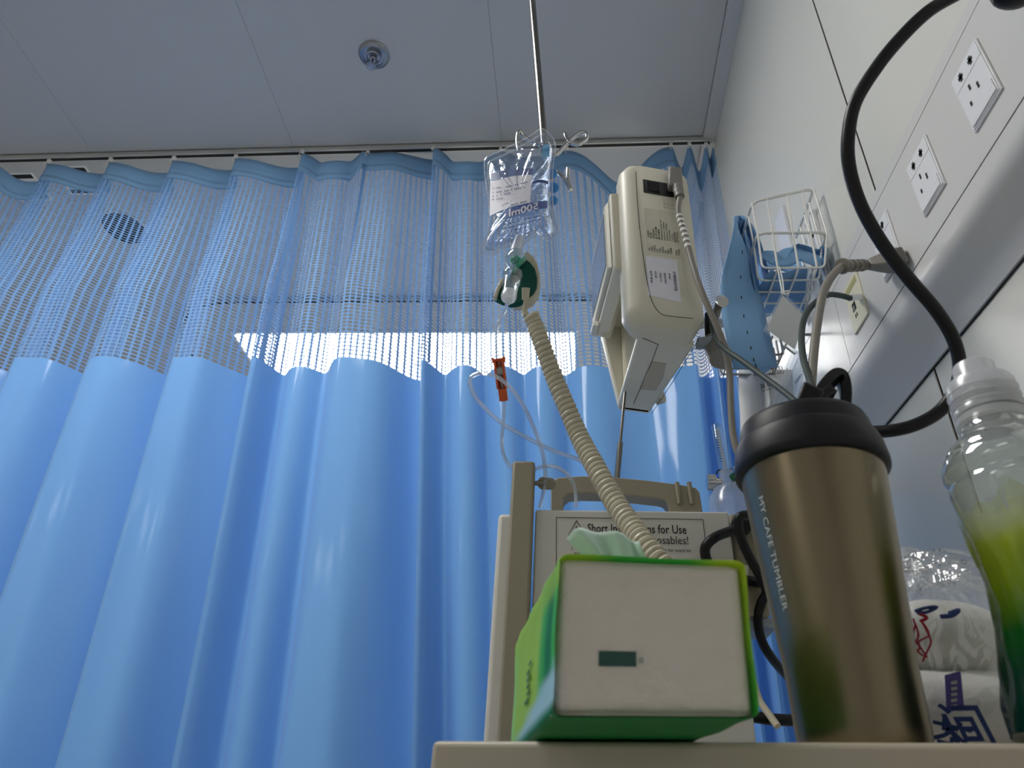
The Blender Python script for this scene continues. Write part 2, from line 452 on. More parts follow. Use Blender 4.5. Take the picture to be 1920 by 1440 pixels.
# things on the ceiling beyond the curtain
def vent(x0, x1, y0, label):
    t = empty('slot_vent', label, 'air vent', ((x0 + x1) / 2, y0 + .06, CEIL), group=None)
    MB().box((x0 - .012, y0 - .010, CEIL - .0015), (x1 + .012, y0 + .145, CEIL - .0003)).build('vent_frame', M['white'], t)
    for k in range(4):
        MB().box((x0, y0 + k * .038, CEIL - .0028), (x1, y0 + k * .038 + .020, CEIL - .0012)).build('slot', M['dark'], t)
vent(-2.42, -2.285, 1.868, 'slotted ceiling vent beyond the curtain, at the left edge of the photo')
vent(-2.165, -2.03, 1.840, 'slotted ceiling vent beyond the curtain, right of the one at the photo edge')
t = empty('round_speaker', 'round dark ceiling grille seen through the net near the left end', 'speaker', (-2.045, 2.185, CEIL))
MB().lathe([(.104, -.0005), (.104, -.003), (.098, -.004), (.098, -.002)], (-2.045, 2.185, CEIL), n=40).build('rim', M['white'], t)
MB().lathe([(.097, -.003), (.095, -.006), (.01, -.010)], (-2.045, 2.185, CEIL), n=40).build('grille', M['dark'], t, smooth=True)
def rail(name, path, label, w_=.024, h=.022):
    t = empty(name, label, 'curtain rail', path[0])
    b = MB(); s = MB(); N = []
    for i, p in enumerate(path):
        a = Vector(path[max(i - 1, 0)]); c = Vector(path[min(i + 1, len(path) - 1)])
        d = (c - a).normalized(); N.append(Vector((-d.y, d.x, 0)))
    b.loft([[Vector(p) + n * (w_ / 2) + Vector((0, 0, -.0005)), Vector(p) - n * (w_ / 2) + Vector((0, 0, -.0005)), Vector(p) - n * (w_ / 2) + Vector((0, 0, -h)), Vector(p) + n * (w_ / 2) + Vector((0, 0, -h))] for p, n in zip(path, N)])
    b.build('rail_body', M['alu'], t)
    s.loft([[Vector(p) + n * .006 + Vector((0, 0, -h - .0002)), Vector(p) - n * .006 + Vector((0, 0, -h - .0002)), Vector(p) - n * .006 + Vector((0, 0, -h - .0014)), Vector(p) + n * .006 + Vector((0, 0, -h - .0014))] for p, n in zip(path, N)])
    s.build('slot', M['dark'], t)
rail('curtain_rail', [(-5.5, YC, CEIL), (0.50, YC, CEIL)], 'white aluminium ceiling rail with a dark slot carrying the blue curtain')
arc = [(-1.75 - .42 * math.sin(a), 3.11 - .42 * math.cos(a), CEIL) for a in [k * PI / 2 / 10 for k in range(11)]]
rail('curtain_rail', [(0.50, 2.69, CEIL)] + arc + [(-2.17, 5.1, CEIL)], 'bent ceiling rail of the next bed, dark line seen through the net')

# ------------------------------------------------------------------ the blue curtain
XT = [-3.41, -3.15, -2.89, -2.62, -2.365, -2.13, -1.865, -1.598, -1.340, -1.065, -.805, -.544, -.285, -.033, .356, .424, .485, .512]
XM = [-3.31, -3.05, -2.79, -2.52, -2.265, -2.02, -1.765, -1.516, -1.239, -.983, -.716, -.462, -.215, .03, .350, .415, .465, .508]
XB = [-3.20, -2.95, -2.69, -2.42, -2.165, -1.92, -1.66, -1.418, -1.145, -.88, -.62, -.341, -.12, .08, .345, .405, .45, .505]
KIND = ['s'] * 9 + ['w', 's', 'w', 'w', 'w', 'g', 'g', 'g']
NW = [1] * 9 + [2, 1, 2, 2, 1, 1, 1, 1]
SAG = [.03, .03, .03, .04, .075, .030, .036, .030, .030, .035, -.004, .06, .03, .165, .09, .11, .04]
ZT = [2.214] * 7 + [2.213, 2.219, 2.222, 2.229, 2.234, 2.22, 2.214, 2.222, 2.224, 2.22, 2.222]
ZM, ZB = 1.207, -0.60
XT, XM, XB, ZT = map(np.array, (XT, XM, XB, ZT)); SAG = np.array(SAG)
isS = np.array([k == 's' for k in KIND]); isG = np.array([k == 'g' for k in KIND]); NWa = np.array(NW)
PADL = np.array([k > 0 and KIND[k] == 'w' and KIND[k - 1] == 's' for k in range(len(KIND))])
PADR = np.array([KIND[k] == 'w' and k + 1 < len(KIND) and KIND[k + 1] == 's' for k in range(len(KIND))])
HEAD = 0.078
def curtain(s, v):
    """s: hook number, v: 0 top edge, 1 foot of the header band, 2 foot of the net, 3 bottom hem -> (n,3)"""
    s = np.asarray(s, float); v = np.asarray(v, float)
    i = np.clip(np.floor(s).astype(int), 0, len(KIND) - 1); t = s - i
    zt = ZT[i] + (ZT[i + 1] - ZT[i]) * t - SAG[i] * np.sin(PI * t) ** 2
    z = np.where(v <= 1, zt - HEAD * v, np.where(v <= 2, (zt - HEAD) + (ZM - (zt - HEAD)) * (v - 1), ZM + (ZB - ZM) * (v - 2)))
    def X(A, B_, j):
        return np.interp
    def lv(j):
        return np.where(z > ZM, XM[j] + (XT[j] - XM[j]) * (z - ZM) / (2.2 - ZM), XM[j] + (XB[j] - XM[j]) * (ZM - z) / (ZM - 0.1))
    a, b = lv(i), lv(i + 1)
    depth = np.clip((2.25 - z) / 0.75, 0, 1)          # folds open up away from the hooks
    amp = 0.30 + 0.70 * depth + np.clip((ZM - z) / 1.8, 0, 1) * 0.25
    c = .86
    near = t < c
    q = np.clip(t / c, 0, 1); q2 = np.clip((t - c) / (1 - c), 0, 1)
    e = np.clip((q - .30) / .68, 0, 1); e = e * e * (3 - 2 * e)
    e2 = q2 * q2 * (3 - 2 * q2)
    ys = np.where(near, -1 + 2 * e, 1 - 2 * e2)
    us = np.where(near, q * 1.004, 1.004 - .004 * q2)
    yw = -np.cos(2 * PI * NWa[i] * t); uw = t + .035 * np.sin(2 * PI * NWa[i] * t)
    nb = np.where(PADL[i], np.exp(-(t / .10) ** 2), 0) + np.where(PADR[i], np.exp(-((1 - t) / .10) ** 2), 0)
    y = np.where(isS[i], ys * .068, np.where(isG[i], yw * .034, yw * .026 - .042 * nb))
    u = np.where(isS[i], us, np.where(isG[i], t, uw))
    rip = .0035 * np.sin(s * 17.0 + z * 2.1) * depth + .004 * np.sin(s * 7.3 - z * 3.4) * depth
    first = np.where(isS[i], .068, np.where(isG[i], .034, .026)) * amp
    y = YC + y * amp + first * (1 - depth) + rip
    x = np.minimum(a + (b - a) * u, XW - .006)
    return np.stack([x, y, z + H], -1)
NI = len(KIND)
cur = empty('privacy_curtain', 'blue hospital privacy curtain with a net top hanging from the ceiling rail', 'curtain', (-1.0, YC, CEIL - .03))
def cloth_grid(s_n, vs):
    ss = np.linspace(0, NI, NI * s_n + 1); rows = []
    for v in vs: rows.append(curtain(ss, np.full_like(ss, v)))
    m = MB(); return m.grid(rows)
g = cloth_grid(26, [0, .33, .66, 1.0]); g.build('header_band', M['header'], cur, smooth=True, solid=.0012, angle=180, fix=False)
g = cloth_grid(26, [2 + k / 36 for k in range(37)]); g.build('cloth_panel', M['blue'], cur, smooth=True, angle=180, fix=False)
# the net: every hole is open
cols, rows_ = NI * 16, 78
def net():
    ds, dv = NI / cols, 1.0 / rows_
    ii, jj = np.meshgrid(np.arange(cols), np.arange(rows_), indexing='ij'); ii = ii.ravel(); jj = jj.ravel()
    st = (jj % 2) * 0.0
    # 3x3 lattice nodes per cell shared between cells
    gs = np.arange(2 * cols + 1) * ds / 2; gv = 1 + np.arange(2 * rows_ + 1) * dv / 2
    GS, GV = np.meshgrid(gs, gv, indexing='ij')
    vw = lambda q: 1 + np.clip(q - 1, 0, 1) ** 1.18
    base = curtain(GS.ravel(), vw(GV.ravel()))
    W = 2 * rows_ + 1
    outer = [(0, 0), (1, 0), (2, 0), (2, 1), (2, 2), (1, 2), (0, 2), (0, 1)]
    oid = np.stack([(2 * ii + a) * W + (2 * jj + b) for a, b in outer], 1)
    hx, hy = .36, .36
    inn = [(-hx * .92, -hy * .86), (0, -hy), (hx * .92, -hy * .86), (hx, 0), (hx * .92, hy * .86), (0, hy), (-hx * .92, hy * .86), (-hx, 0)]
    ip = np.stack([curtain((ii + .5 + a) * ds, vw(1 + (jj + .5 + b) * dv)) for a, b in inn], 1)
    n0 = len(base); iid = n0 + np.arange(len(ii) * 8).reshape(-1, 8)
    verts = np.concatenate([base, ip.reshape(-1, 3)])
    faces = []
    for k in range(8):
        k2 = (k + 1) % 8
        faces.append(np.stack([oid[:, k], oid[:, k2], iid[:, k2], iid[:, k]], 1))
    faces = np.concatenate(faces)
    me = bpy.data.meshes.new('net_panel')
    verts = verts - np.array(cur.location)
    me.vertices.add(len(verts)); me.vertices.foreach_set('co', verts.ravel())
    me.loops.add(faces.size); me.loops.foreach_set('vertex_index', faces.ravel().astype(np.int32))
    me.polygons.add(len(faces)); me.polygons.foreach_set('loop_start', np.arange(0, faces.size, 4, dtype=np.int32))
    me.update(calc_edges=True); me.validate()
    me.shade_smooth() if hasattr(me, 'shade_smooth') else None
    o = bpy.data.objects.new('net_panel', me); C.objects.link(o); o.parent = cur
    me.materials.append(M['mesh']); return o
net()
hm = MB().grid([curtain(np.linspace(0, NI, NI * 26 + 1), np.full(NI * 26 + 1, vv)) + np.array([0, -.001, 0]) for vv in (.97, 1.03)])
hm.build('hem_seam', M['header'], cur, smooth=True, angle=180, fix=False, solid=.002)
hook_me = None
for k in range(NI + 1):
    if k < NI:
        p = curtain([k], [0.0])[0]
    else: p = curtain([NI - .001], [0.0])[0]
    zt = CEIL - .024
    L = zt - p[2]
    m = MB()
    m.box((-.006, -.006, zt - .012 - p[2]), (.006, .006, zt - p[2]))
    m.tube(spline([(0, 0, L - .010), (.004, -.004, L * .55), (-.003, -.006, .004), (-.006, -.006, -.012), (0, -.005, -.018)], 4), .0016, 6)
    if hook_me is None or abs(L - hook_L) > .004:
        h = m.build('curtain_hook', M['wire'], None); hook_me = h.data; hook_L = L; h.parent = cur
    else:
        h = bpy.data.objects.new('curtain_hook', hook_me); C.objects.link(h); h.parent = cur
    h.location = Vector(p) - cur.location



# ------------------------------------------------------------------ trunking on the right wall
TILT = 0.044
def TR(x, y, z): return Vector((x, y, H + z + TILT * y))
TX = 0.465
tk = empty('bed_head_trunking', 'pale enamelled bed-head trunking running along the right wall', 'trunking', TR(TX, 0.8, 0.74))
Y0, Y1 = -1.2, 1.33
def trunk_part(name, prof, y0=Y0, y1=Y1, bevel=0.0, smooth=False, m=None):
    return MB().loft([[TR(x, y0, z) for x, z in prof], [TR(x, y1, z) for x, z in prof]]).build(name, m or M['trunk'], tk, bevel=bevel, smooth=smooth)
trunk_part('top_strip', [(XW, .852), (TX + .003, .850), (TX, .847), (TX, .8268), (TX + .004, .8262), (XW, .826)])
JY = 1.027
trunk_part('socket_panel', [(XW, .8255), (TX, .8250), (TX, .6590), (XW, .6585)], Y0, JY - .0006)
trunk_part('socket_panel', [(XW, .8255), (TX, .8250), (TX, .6590), (XW, .6585)], JY + .0006, Y1)
lp = [(XW, .656)] + [(TX, .6565), (TX, .650), (TX + .0005, .640)]
for k in range(1, 9):
    a = k / 8 * PI * .36
    lp.append((TX + .0005 + .030 * (1 - math.cos(a)), .640 - .030 * math.sin(a)))
lp += [(.500, .600), (.507, .5925), (.5095, .587), (.5145, .579), (.5165, .574), (XW, .5725)]
trunk_part('lower_cover', lp, smooth=True)
trunk_part('wall_seam', [(XW, .5720), (.5175, .5720), (.5175, .5705), (XW, .5705)], m=M['dark'])
MB().hexa([TR(a, b, c) for a, b, c in ((TX - .001, Y1, .572), (XW, Y1, .572), (XW, Y1 + .004, .572), (TX - .001, Y1 + .004, .572), (TX - .001, Y1, .852), (XW, Y1, .852), (XW, Y1 + .004, .852), (TX - .001, Y1 + .004, .852))]).build('end_cap', M['trunk'], tk)
trunk_part('gap_line', [(TX + .004, .8262), (TX + .0015, .8262), (TX + .0015, .8251), (TX + .004, .8251)], m=M['dark'])
trunk_part('gap_line', [(TX + .004, .6590), (TX + .0012, .6590), (TX + .0012, .6566), (TX + .004, .6566)], m=M['dark'])

# sockets (local y = along the wall, z = up, x = out of the wall towards -x)
SW, SH = .0305, .0475
def sock_box(y0, y1, z0, z1, x0, x1, c):
    cy, cz = c
    return [TR(TX + a, cy + b, cz + d) for a, b, d in ((-x1, y0, z0), (-x0, y0, z0), (-x0, y1, z0), (-x1, y1, z0), (-x1, y0, z1), (-x0, y0, z1), (-x0, y1, z1), (-x1, y1, z1))]
def socket(cy, label, group='power sockets in the trunking'):
    c = (cy, .7435)
    t = empty('power_socket', label, 'socket', TR(TX, cy, c[1]), group=group)
    MB().hexa(sock_box(-SW, SW, -SH, SH, 0, .003, c)).build('face_plate', M['socket'], t, bevel=.0008)
    MB().hexa(sock_box(-SW + .002, SW - .002, .0205, SH - .002, .003, .0042, c)).build('two_pin_insert', M['socket'], t, bevel=.0005)
    MB().hexa(sock_box(-SW + .002, SW - .002, -SH + .002, .0195, .003, .0042, c)).build('three_pin_insert', M['socket'], t, bevel=.0005)
    MB().hexa(sock_box(-SW + .004, SW - .005, -SH + .004, -SH + .013, .0042, .0058, c)).hexa(sock_box(-SW + .004, -SW + .014, -SH + .013, -SH + .024, .0042, .0058, c)).build('rocker', M['socket'], t, bevel=.0005)
    for dy in (-.0115, .0115):
        h = MB()
        h.hexa(sock_box(dy - .0024, dy + .0024, .026, .039, .0040, .0044, c))
        h.hexa(sock_box(dy - .0048, dy + .0048, .030, .0355, .0040, .0044, c))
        h.build('pin_hole', M['hole'], t)
    for dy, z0, z1 in ((.006, .001, .010), (-.0065, -.012, -.002), (.014, -.018, -.011)):
        MB().hexa(sock_box(dy - .0018, dy + .0018, z0, z1, .0040, .0044, c)).build('pin_slot', M['hole'], t)
    return t
socket(.539, 'white power socket nearest the photo\'s top right corner, empty')
socket(.677, 'empty white power socket between the upper one and the plugged one')
socket(.815, 'white power socket behind the grey plug and black cord')
c = (.950, .742)
t = empty('network_socket', 'yellowed data outlet plate with a cable plugged in, left of the grey plug', 'socket', TR(TX, c[0], c[1]))
MB().hexa(sock_box(-SW, SW, -SH, SH, 0, .003, c)).build('face_plate', M['yellowed'], t, bevel=.0008)
MB().hexa(sock_box(-SW + .006, SW - .006, .026, .038, .003, .0036, c)).build('name_strip', mat('olive_strip', rgb(182, 176, 120), .4), t, bevel=.0003)
MB().hexa(sock_box(-.0005, .013, -.014, .002, .003, .0034, c)).build('data_port', M['hole'], t)
MB().hexa(sock_box(.004, .011, -.013, -.004, .0034, .0038, c)).build('port_shutter', M['grey'], t)
for k in range(2):
    MB().hexa(sock_box(.001 + k * .006, .004 + k * .006, -.028, -.021, .003, .0034, c)).build('port_icon', M['ink'], t)
MB().hexa(sock_box(-.022, -.017, -.010, -.004, .003, .0034, c)).build('port_icon', M['ink'], t)

# ------------------------------------------------------------------ bedside table in front of the camera
TL, TRt = P(810, 1388, .42), P(1900, 1392, .36)
te = (TRt - TL); te.z = 0; te_len = te.length; te.normalize(); tp = Vector((-te.y, te.x, 0))
tslope = (TRt.z - TL.z) / te_len
def TB(u, v, z=0.0):
    """point on the table: u along its front edge, v back from it, z above its top"""
    return TL + te * u + tp * v + Vector((0, 0, tslope * u + z))
def tz(p):
    u = (Vector(p) - TL).dot(te); return TL.z + tslope * u
tb = empty('bedside_table', 'cream laminate bedside table along the bottom of the photo', 'table', (TL + te * .25 + tp * .15) * 1.0)
tb.location.z = 0
def tbox(u0, u1, v0, v1, z0, z1): return [TB(*q) for q in ((u0, v0, z0), (u1, v0, z0), (u1, v1, z0), (u0, v1, z0), (u0, v0, z1), (u1, v0, z1), (u1, v1, z1), (u0, v1, z1))]
MB().hexa(tbox(0, .46, 0, .30, -.040, 0)).build('table_top', M['table'], tb, bevel=.0035, seg=4)
def tdown(u0, u1, v0, v1, z0): 
    q = tbox(u0, u1, v0, v1, -.040, -.040); lo = [Vector((p.x, p.y, z0)) for p in q[:4]]
    return lo + q[4:]
MB().hexa(tdown(.012, .45, .016, .29, .06)).build('cabinet_body', M['table'], tb, bevel=.002)
dr = MB().hexa([TB(u, v, z) for u, v, z in ((.02, .010, -.19), (.44, .010, -.19), (.44, .0158, -.19), (.02, .0158, -.19), (.02, .010, -.05), (.44, .010, -.05), (.44, .0158, -.05), (.02, .0158, -.05))]).build('drawer', M['table_top'], tb, bevel=.002)
MB().tube(rounded([TB(.18, .010, -.12), TB(.18, -.012, -.12), TB(.28, -.012, -.12), TB(.28, .010, -.12)], .008), .004, 8).build('handle', M['steel'], dr, smooth=True)
for u in (.03, .43):
    for v in (.03, .27):
        q = TB(u, v, 0); MB().lathe([(.012, 0.0), (.012, .059)], (q.x, q.y, 0.0), n=14).build('foot', M['black'], tb, smooth=True)

# ---- tissue pack
def on_table(px, py):
    r = ray(px, py); z = .05
    for _ in range(8):
        q = r * (z / r[2]); z = tz(Vector((q[0], q[1], 0))) - H
    return Vector((q[0], q[1], z + H + .0015))
FBL, FBR = on_table(1033, 1353), on_table(1420, 1355)
FTL, FTR = PY(1047, 1042, FBL.y + .002), PY(1391, 1056, FBR.y + .002)
BTL = PZ(968, 1200, FTL.z + .001); BBL = Vector((BTL.x, BTL.y, tz(BTL) + .0015))
dv = Vector((BBL.x - FBL.x, BBL.y - FBL.y, 0))
BBR = FBR + dv * .96; BBR.z = tz(BBR) + .0015
BTR = Vector((BBR.x, BBR.y, FTR.z))
tp_ = empty('tissue_pack', 'opened green pack of white tissues standing on the table edge', 'tissues', (FBL + FBR + BBL + BBR) / 4)
def packpt(a, b, c):
    """a across, b up, c back (0..1)"""
    f = (FBL * (1 - a) + FBR * a) * (1 - b) + (FTL * (1 - a) + FTR * a) * b
    k = (BBL * (1 - a) + BBR * a) * (1 - b) + (BTL * (1 - a) + BTR * a) * b
    return f * (1 - c) + k * c
def ring(c, inset, n=12, rr=.10, wob=0.0):
    pts = []
    ctr = [(0, 0), (1, 0), (1, 1), (0, 1)]
    for k in range(4):
        cx_, cy_ = ctr[k]; sxx = 1 if cx_ == 0 else -1; syy = 1 if cy_ == 0 else -1
        a0 = {0: PI, 1: 1.5 * PI, 2: 0, 3: .5 * PI}[k]
        for j in range(5):
            an = a0 + j / 4 * PI / 2
            pts.append((cx_ + sxx * (rr + inset) + math.cos(an) * rr, cy_ + syy * (rr * .9 + inset) + math.sin(an) * rr * .9))
        nx, ny = ctr[(k + 1) % 4]
        p0 = pts[-1]
        q0 = (nx + (1 if nx == 0 else -1) * ((rr + inset) if k in (0, 2) else inset), ny + (1 if ny == 0 else -1) * (inset if k in (0, 2) else (rr * .9 + inset)))
        for j in range(1, n):
            t = j / n
            pts.append((p0[0] + (q0[0] - p0[0]) * t, p0[1] + (q0[1] - p0[1]) * t))
    return [packpt(a + wob * math.sin(9 * b + 3 * c), b + wob * math.sin(8 * a + c * 5) * (0 if b < .1 else 1), c) for a, b in pts]
# paper block: front face with softly torn layers
m = MB(); rows = []
front = []
N = 26
for j in range(N + 1):
    b = .018 + (1 - .036) * j / N; row = []
    for i in range(N + 1):
        a = .004 + (1 - .008) * i / N
        edge = min(a - .004, .996 - a, b - .018, .982 - b)
        c = -.006 + .05 * max(0, .04 - edge) / .04 * .6 + .0006 * math.sin(b * 47 + a * 5 + math.sin(a * 13)) + .0006 * math.sin(a * 31 + b * 17)
        row.append(packpt(a, b, c))
    rows.append(row)
m.grid(rows)
m.build('tissue_stack_face', M['tissue'], tp_, smooth=True, angle=180)
MB().loft([ring(.012, .02, rr=.05), ring(.97, .02, rr=.05)]).build('tissue_stack', M['tissue'], tp_, smooth=True)
mk = MB().grid([[packpt(a, b, -.0085) for a in (.232, .30, .37, .425)] for b in (.295, .34, .385)])
mk.build('printed_mark', M['mark'], tp_, solid=.0003)
mk = MB().grid([[packpt(a, b, -.0085) for a in (.438, .462)] for b in (.315, .35)])
mk.build('printed_mark', mat('faint_mark', rgb(160, 168, 156), .8), tp_, solid=.0002)
# film sleeve, open at the front; colours run round it
def film_mat():
    m_ = bpy.data.materials.new('green_film'); m_.use_nodes = True
    nt = m_.node_tree; p = nt.nodes['Principled BSDF']; p.inputs['Roughness'].default_value = .5; p.inputs['Specular IOR Level'].default_value = .25
    at = nt.nodes.new('ShaderNodeVertexColor'); at.layer_name = 'print'
    nt.links.new(at.outputs[0], p.inputs['Base Color'])
    tl = nt.nodes.new('ShaderNodeBsdfTranslucent'); nt.links.new(at.outputs[0], tl.inputs[0])
    mx = nt.nodes.new('ShaderNodeMixShader'); mx.inputs[0].default_value = .14
    nt.links.new(p.outputs[0], mx.inputs[1]); nt.links.new(tl.outputs[0], mx.inputs[2])
    nt.links.new(mx.outputs[0], nt.nodes['Material Output'].inputs[0]); return m_
cs = [-.016, -.008, 0, .03, .06, .10, .14, .18, .22, .27, .33, .4, .48, .56, .64, .72, .8, .86, .92, .97, 1.0]
rings = []
for c in cs:
    ins = -.004 + .004 * math.sin(c * 21)
    if c < 0: ins = -.002 + .002 * math.sin(c * 300)
    rings.append(ring(c, ins, n=14, rr=.055, wob=.004))
m = MB().loft(rings, cap=False)
m.f.append(tuple((len(cs) - 1) * len(rings[0]) + j for j in range(len(rings[0]))))
film = m.build('film_sleeve', film_mat(), tp_, smooth=True, angle=60)
LIME, GRN, DKG, PALE, BLUEW, YEL = rgb(160, 205, 60), rgb(66, 180, 70), rgb(0, 116, 50), rgb(150, 215, 120), rgb(170, 212, 225), rgb(190, 220, 60)
ca = film.data.color_attributes.new('print', 'FLOAT_COLOR', 'POINT')
nr = len(rings[0])
def mixc(a, b, t): return tuple(a[k] + (b[k] - a[k]) * t for k in range(3)) + (1,)
def sstep(a, b, x):
    t = max(0, min(1, (x - a) / (b - a))); return t * t * (3 - 2 * t)
inv = {}
for ci, c in enumerate(cs):
    for j in range(nr):
        q = rings[ci][j]
        # recover across/up
        f0 = packpt(0, 0, c); e1 = packpt(1, 0, c) - f0; e2 = packpt(0, 1, c) - f0
        a = (q - f0).dot(e1) / e1.length_squared; b = (q - f0).dot(e2) / e2.length_squared
        if b < .07: col = DKG  # underside: its shadow is put into the film colour as dark green
        elif a < .06:                                   # left side
            col = mixc(GRN, DKG, sstep(.02, .08, c)); col = mixc(col, GRN, sstep(.11, .2, c)); col = mixc(col, LIME, sstep(.2, .32, c)); col = mixc(col, PALE, sstep(.75, 1.0, c) * .8)
            if b > .72: col = mixc(col, LIME, sstep(.72, .86, b) * .8)
            k = sstep(.02, .10, (.34 - b) - .0 - .25 * c + .02); col = mixc(col, BLUEW, k)
        elif a > .94: col = mixc(YEL, mixc(LIME, GRN, sstep(.3, .9, 1 - b)), sstep(.0, .35, 1 - b))
        else:                                           # top
            col = mixc(LIME, GRN, sstep(.15, .42, a)); col = mixc(col, YEL, sstep(.75, .98, a))
        ca.data[ci * nr + j].color = col
# printed squiggle on the left flank
pr = MB()
for k in range(6):
    c0 = .42 + .03 * (k % 2); b0 = .52 - k * .05
    pr.grid([[packpt(-.019, b0 + d1, c0 + d2) for d2 in (0, .05 + .02 * (k % 3))] for d1 in (0, .022)])
pr.build('printed_text', mat('olive_print', rgb(80, 120, 60), .5), tp_, solid=.0004)
# tissue sticking out of the top slot
A = [PY(1062, 1006, FTL.y + .055), PY(1098, 991, FTL.y + .055), PY(1150, 1000, FTL.y + .058), PY(1188, 1010, FTL.y + .060), PY(1202, 1030, FTL.y + .060)]
Bp = [PY(1112, 1058, FTL.y + .052), PY(1128, 1060, FTL.y + .054), PY(1150, 1060, FTL.y + .056), PY(1185, 1060, FTL.y + .058), PY(1214, 1062, FTL.y + .060)]
SA, SB = spline(A, 5), spline(Bp, 5); rows = []
for k in range(9):
    t = k / 8
    rows.append([SB[i].lerp(SA[i], t) + Vector((0, .005 * math.sin(i * .8 + t * 2.5), 0)) for i in range(len(SA))])
m = MB().grid(rows)
rows = [[q + Vector((.006, .010, -.004)) for q in r] for r in rows[:7]]
m.grid(rows)
m.build('pulled_tissue', M['mint'], tp_, smooth=True, angle=180, solid=.0006)

# ---- tumbler
TX0, TY0 = .174, .49
tzb = tz(Vector((TX0, TY0, 0))) + .0005
tu = empty('travel_tumbler', 'brushed steel coffee tumbler with a black flip lid on the table', 'tumbler', (TX0, TY0, tzb))
def zc(z): return H + z - tzb
MB().lathe([(.030, 0), (.0365, 0), (.0375, .002), (.0383, .012), (.0392, zc(.10)), (.0432, zc(.15)), (.0472, zc(.20)), (.0500, zc(.240))], (TX0, TY0, tzb), n=64).build('steel_body', M['tumbler'], tu, smooth=True)
MB().lathe([(.0485, zc(.237)), (.0518, zc(.2375)), (.0538, zc(.2395)), (.0541, zc(.244)), (.0525, zc(.256)), (.0505, zc(.262)), (.0498, zc(.2635)), (.0485, zc(.264)), (.0470, zc(.274)), (.0452, zc(.279)), (.0425, zc(.2805)), (.040, zc(.2795)), (.0, zc(.279))], (TX0, TY0, tzb), n=64).build('lid', M['lid'], tu, smooth=True, angle=50)
zl = H + .279
def LP(px, py, dy=0.0): return PY(px, py, TY0 + dy)
# flip handle: curved bar, spout stopper, hinge
hp = [LP(1492, 772, -.012), LP(1520, 752, -.010), LP(1548, 735, -.006), LP(1566, 722, -.002), LP(1574, 728, .002), LP(1576, 748, .004), LP(1574, 772, .006)]
def bar(pts, w2, t2, name, m_=None):
    b = MB(); rr = []
    for i, p in enumerate(pts):
        d = (Vector(pts[min(i + 1, len(pts) - 1)]) - Vector(pts[max(i - 1, 0)])).normalized()
        wv = Vector((.25, 1, .05)).normalized(); wv = (wv - d * wv.dot(d)).normalized(); nv = d.cross(wv)
        rr.append([Vector(p) + wv * w2 + nv * t2, Vector(p) - wv * w2 + nv * t2, Vector(p) - wv * w2 - nv * t2, Vector(p) + wv * w2 - nv * t2])
    b.loft(rr); return b.build(name, m_ or M['lid'], tu, bevel=.0012)
bar(spline([LP(1534, 744, -.004), LP(1550, 722, -.003), LP(1567, 708, -.001), LP(1581, 716, .001), LP(1586, 742, .003), LP(1583, 782, .004)], 6), .0085, .0040, 'flip_handle')
MB().hexa([LP(1493, 750, -.026), LP(1528, 770, -.026), LP(1528, 770, .002), LP(1493, 750, .002), LP(1508, 714, -.028), LP(1547, 733, -.028), LP(1547, 733, .0), LP(1508, 714, .0)]).build('spout_stopper', M['lid'], tu, bevel=.002)
bar([LP(1486, 782, -.008), LP(1516, 764, -.008), LP(1556, 742, -.006)], .0105, .0040, 'stopper_arm')
MB().tube([LP(1568, 764, .0), LP(1594, 766, .0)], .0042, 12).build('hinge', M['lid'], tu, smooth=True)
MB().lathe([(.020, zc(.279)), (.019, zc(.283)), (.0, zc(.283))], (TX0 + .008, TY0 + .006, tzb), n=24).build('lid_boss', M['lid'], tu, smooth=True)
# lettering down the left flank
def tum_r(z):
    zs = [0, .10, .15, .20, .24]; rs = [.0380, .0392, .0432, .0472, .0500]; return float(np.interp(z, zs, rs))
def tmap(x, y):
    z = .2135 - x; r = tum_r(z) + .0003
    a = math.radians(203) + (y - .002) / r
    return Vector((TX0 + r * math.cos(a), TY0 + r * math.sin(a), H + z))
text('MY CAFE TUMBLER', .0074, (0, 0, 0), (1, 0, 0), (0, 1, 0), M['ink_pale'], tu, mapf=tmap, width=.078)

# ---- drink bottle
BX, BY = .2825, .44
bzb = tz(Vector((BX, BY, 0))) + .0005
bo = empty('drink_bottle', 'clear plastic bottle with a yellow-green to dark green sleeve, right edge', 'bottle', (BX, BY, bzb))
def zb(z): return H + z - bzb
prof = [(.0385, .0), (.0425, .004), (.0430, zb(.062)), (.0425, zb(.078)), (.0390, zb(.098)), (.0352, zb(.116)), (.0325, zb(.135)), (.0320, zb(.150)), (.0335, zb(.168)), (.0358, zb(.190)), (.0376, zb(.200)), (.0383, zb(.206)), (.0380, zb(.210)), (.0366, zb(.2125)), (.0382, zb(.215)), (.0392, zb(.219)), (.0388, zb(.224)), (.0368, zb(.229)), (.0352, zb(.231)), (.0350, zb(.2325)), (.0325, zb(.237)), (.0260, zb(.243)), (.0225, zb(.247)), (.0203, zb(.252)), (.0203, zb(.268))]
def bprof(z): return float(np.interp(z, [h for r, h in prof], [r for r, h in prof]))
MB().lathe([(0.001, .001)] + prof, (BX, BY, bzb), n=56).build('bottle_body', M['pet'], bo, smooth=True, angle=180)
sl = MB(); rings = []
for k in range(31):
    z = .006 + (zb(.193) - .006) * k / 30; rr = []
    for j in range(72):
        a = 2 * PI * j / 72
        cr = .0007 * math.sin(a * 17 + z * 60) * (1 if z > .02 else .4) + .0005 * math.sin(a * 9 - z * 140)
        r = bprof(z) + .0012 + cr
        zz = z + (.005 * math.sin(a * 5) + .004 * math.sin(a * 11 + 1)) * (k / 30) ** 4
        rr.append(Vector((BX + r * math.cos(a), BY + r * math.sin(a), bzb + zz)))
    rings.append(rr)
sl.loft(rings, cap=False)
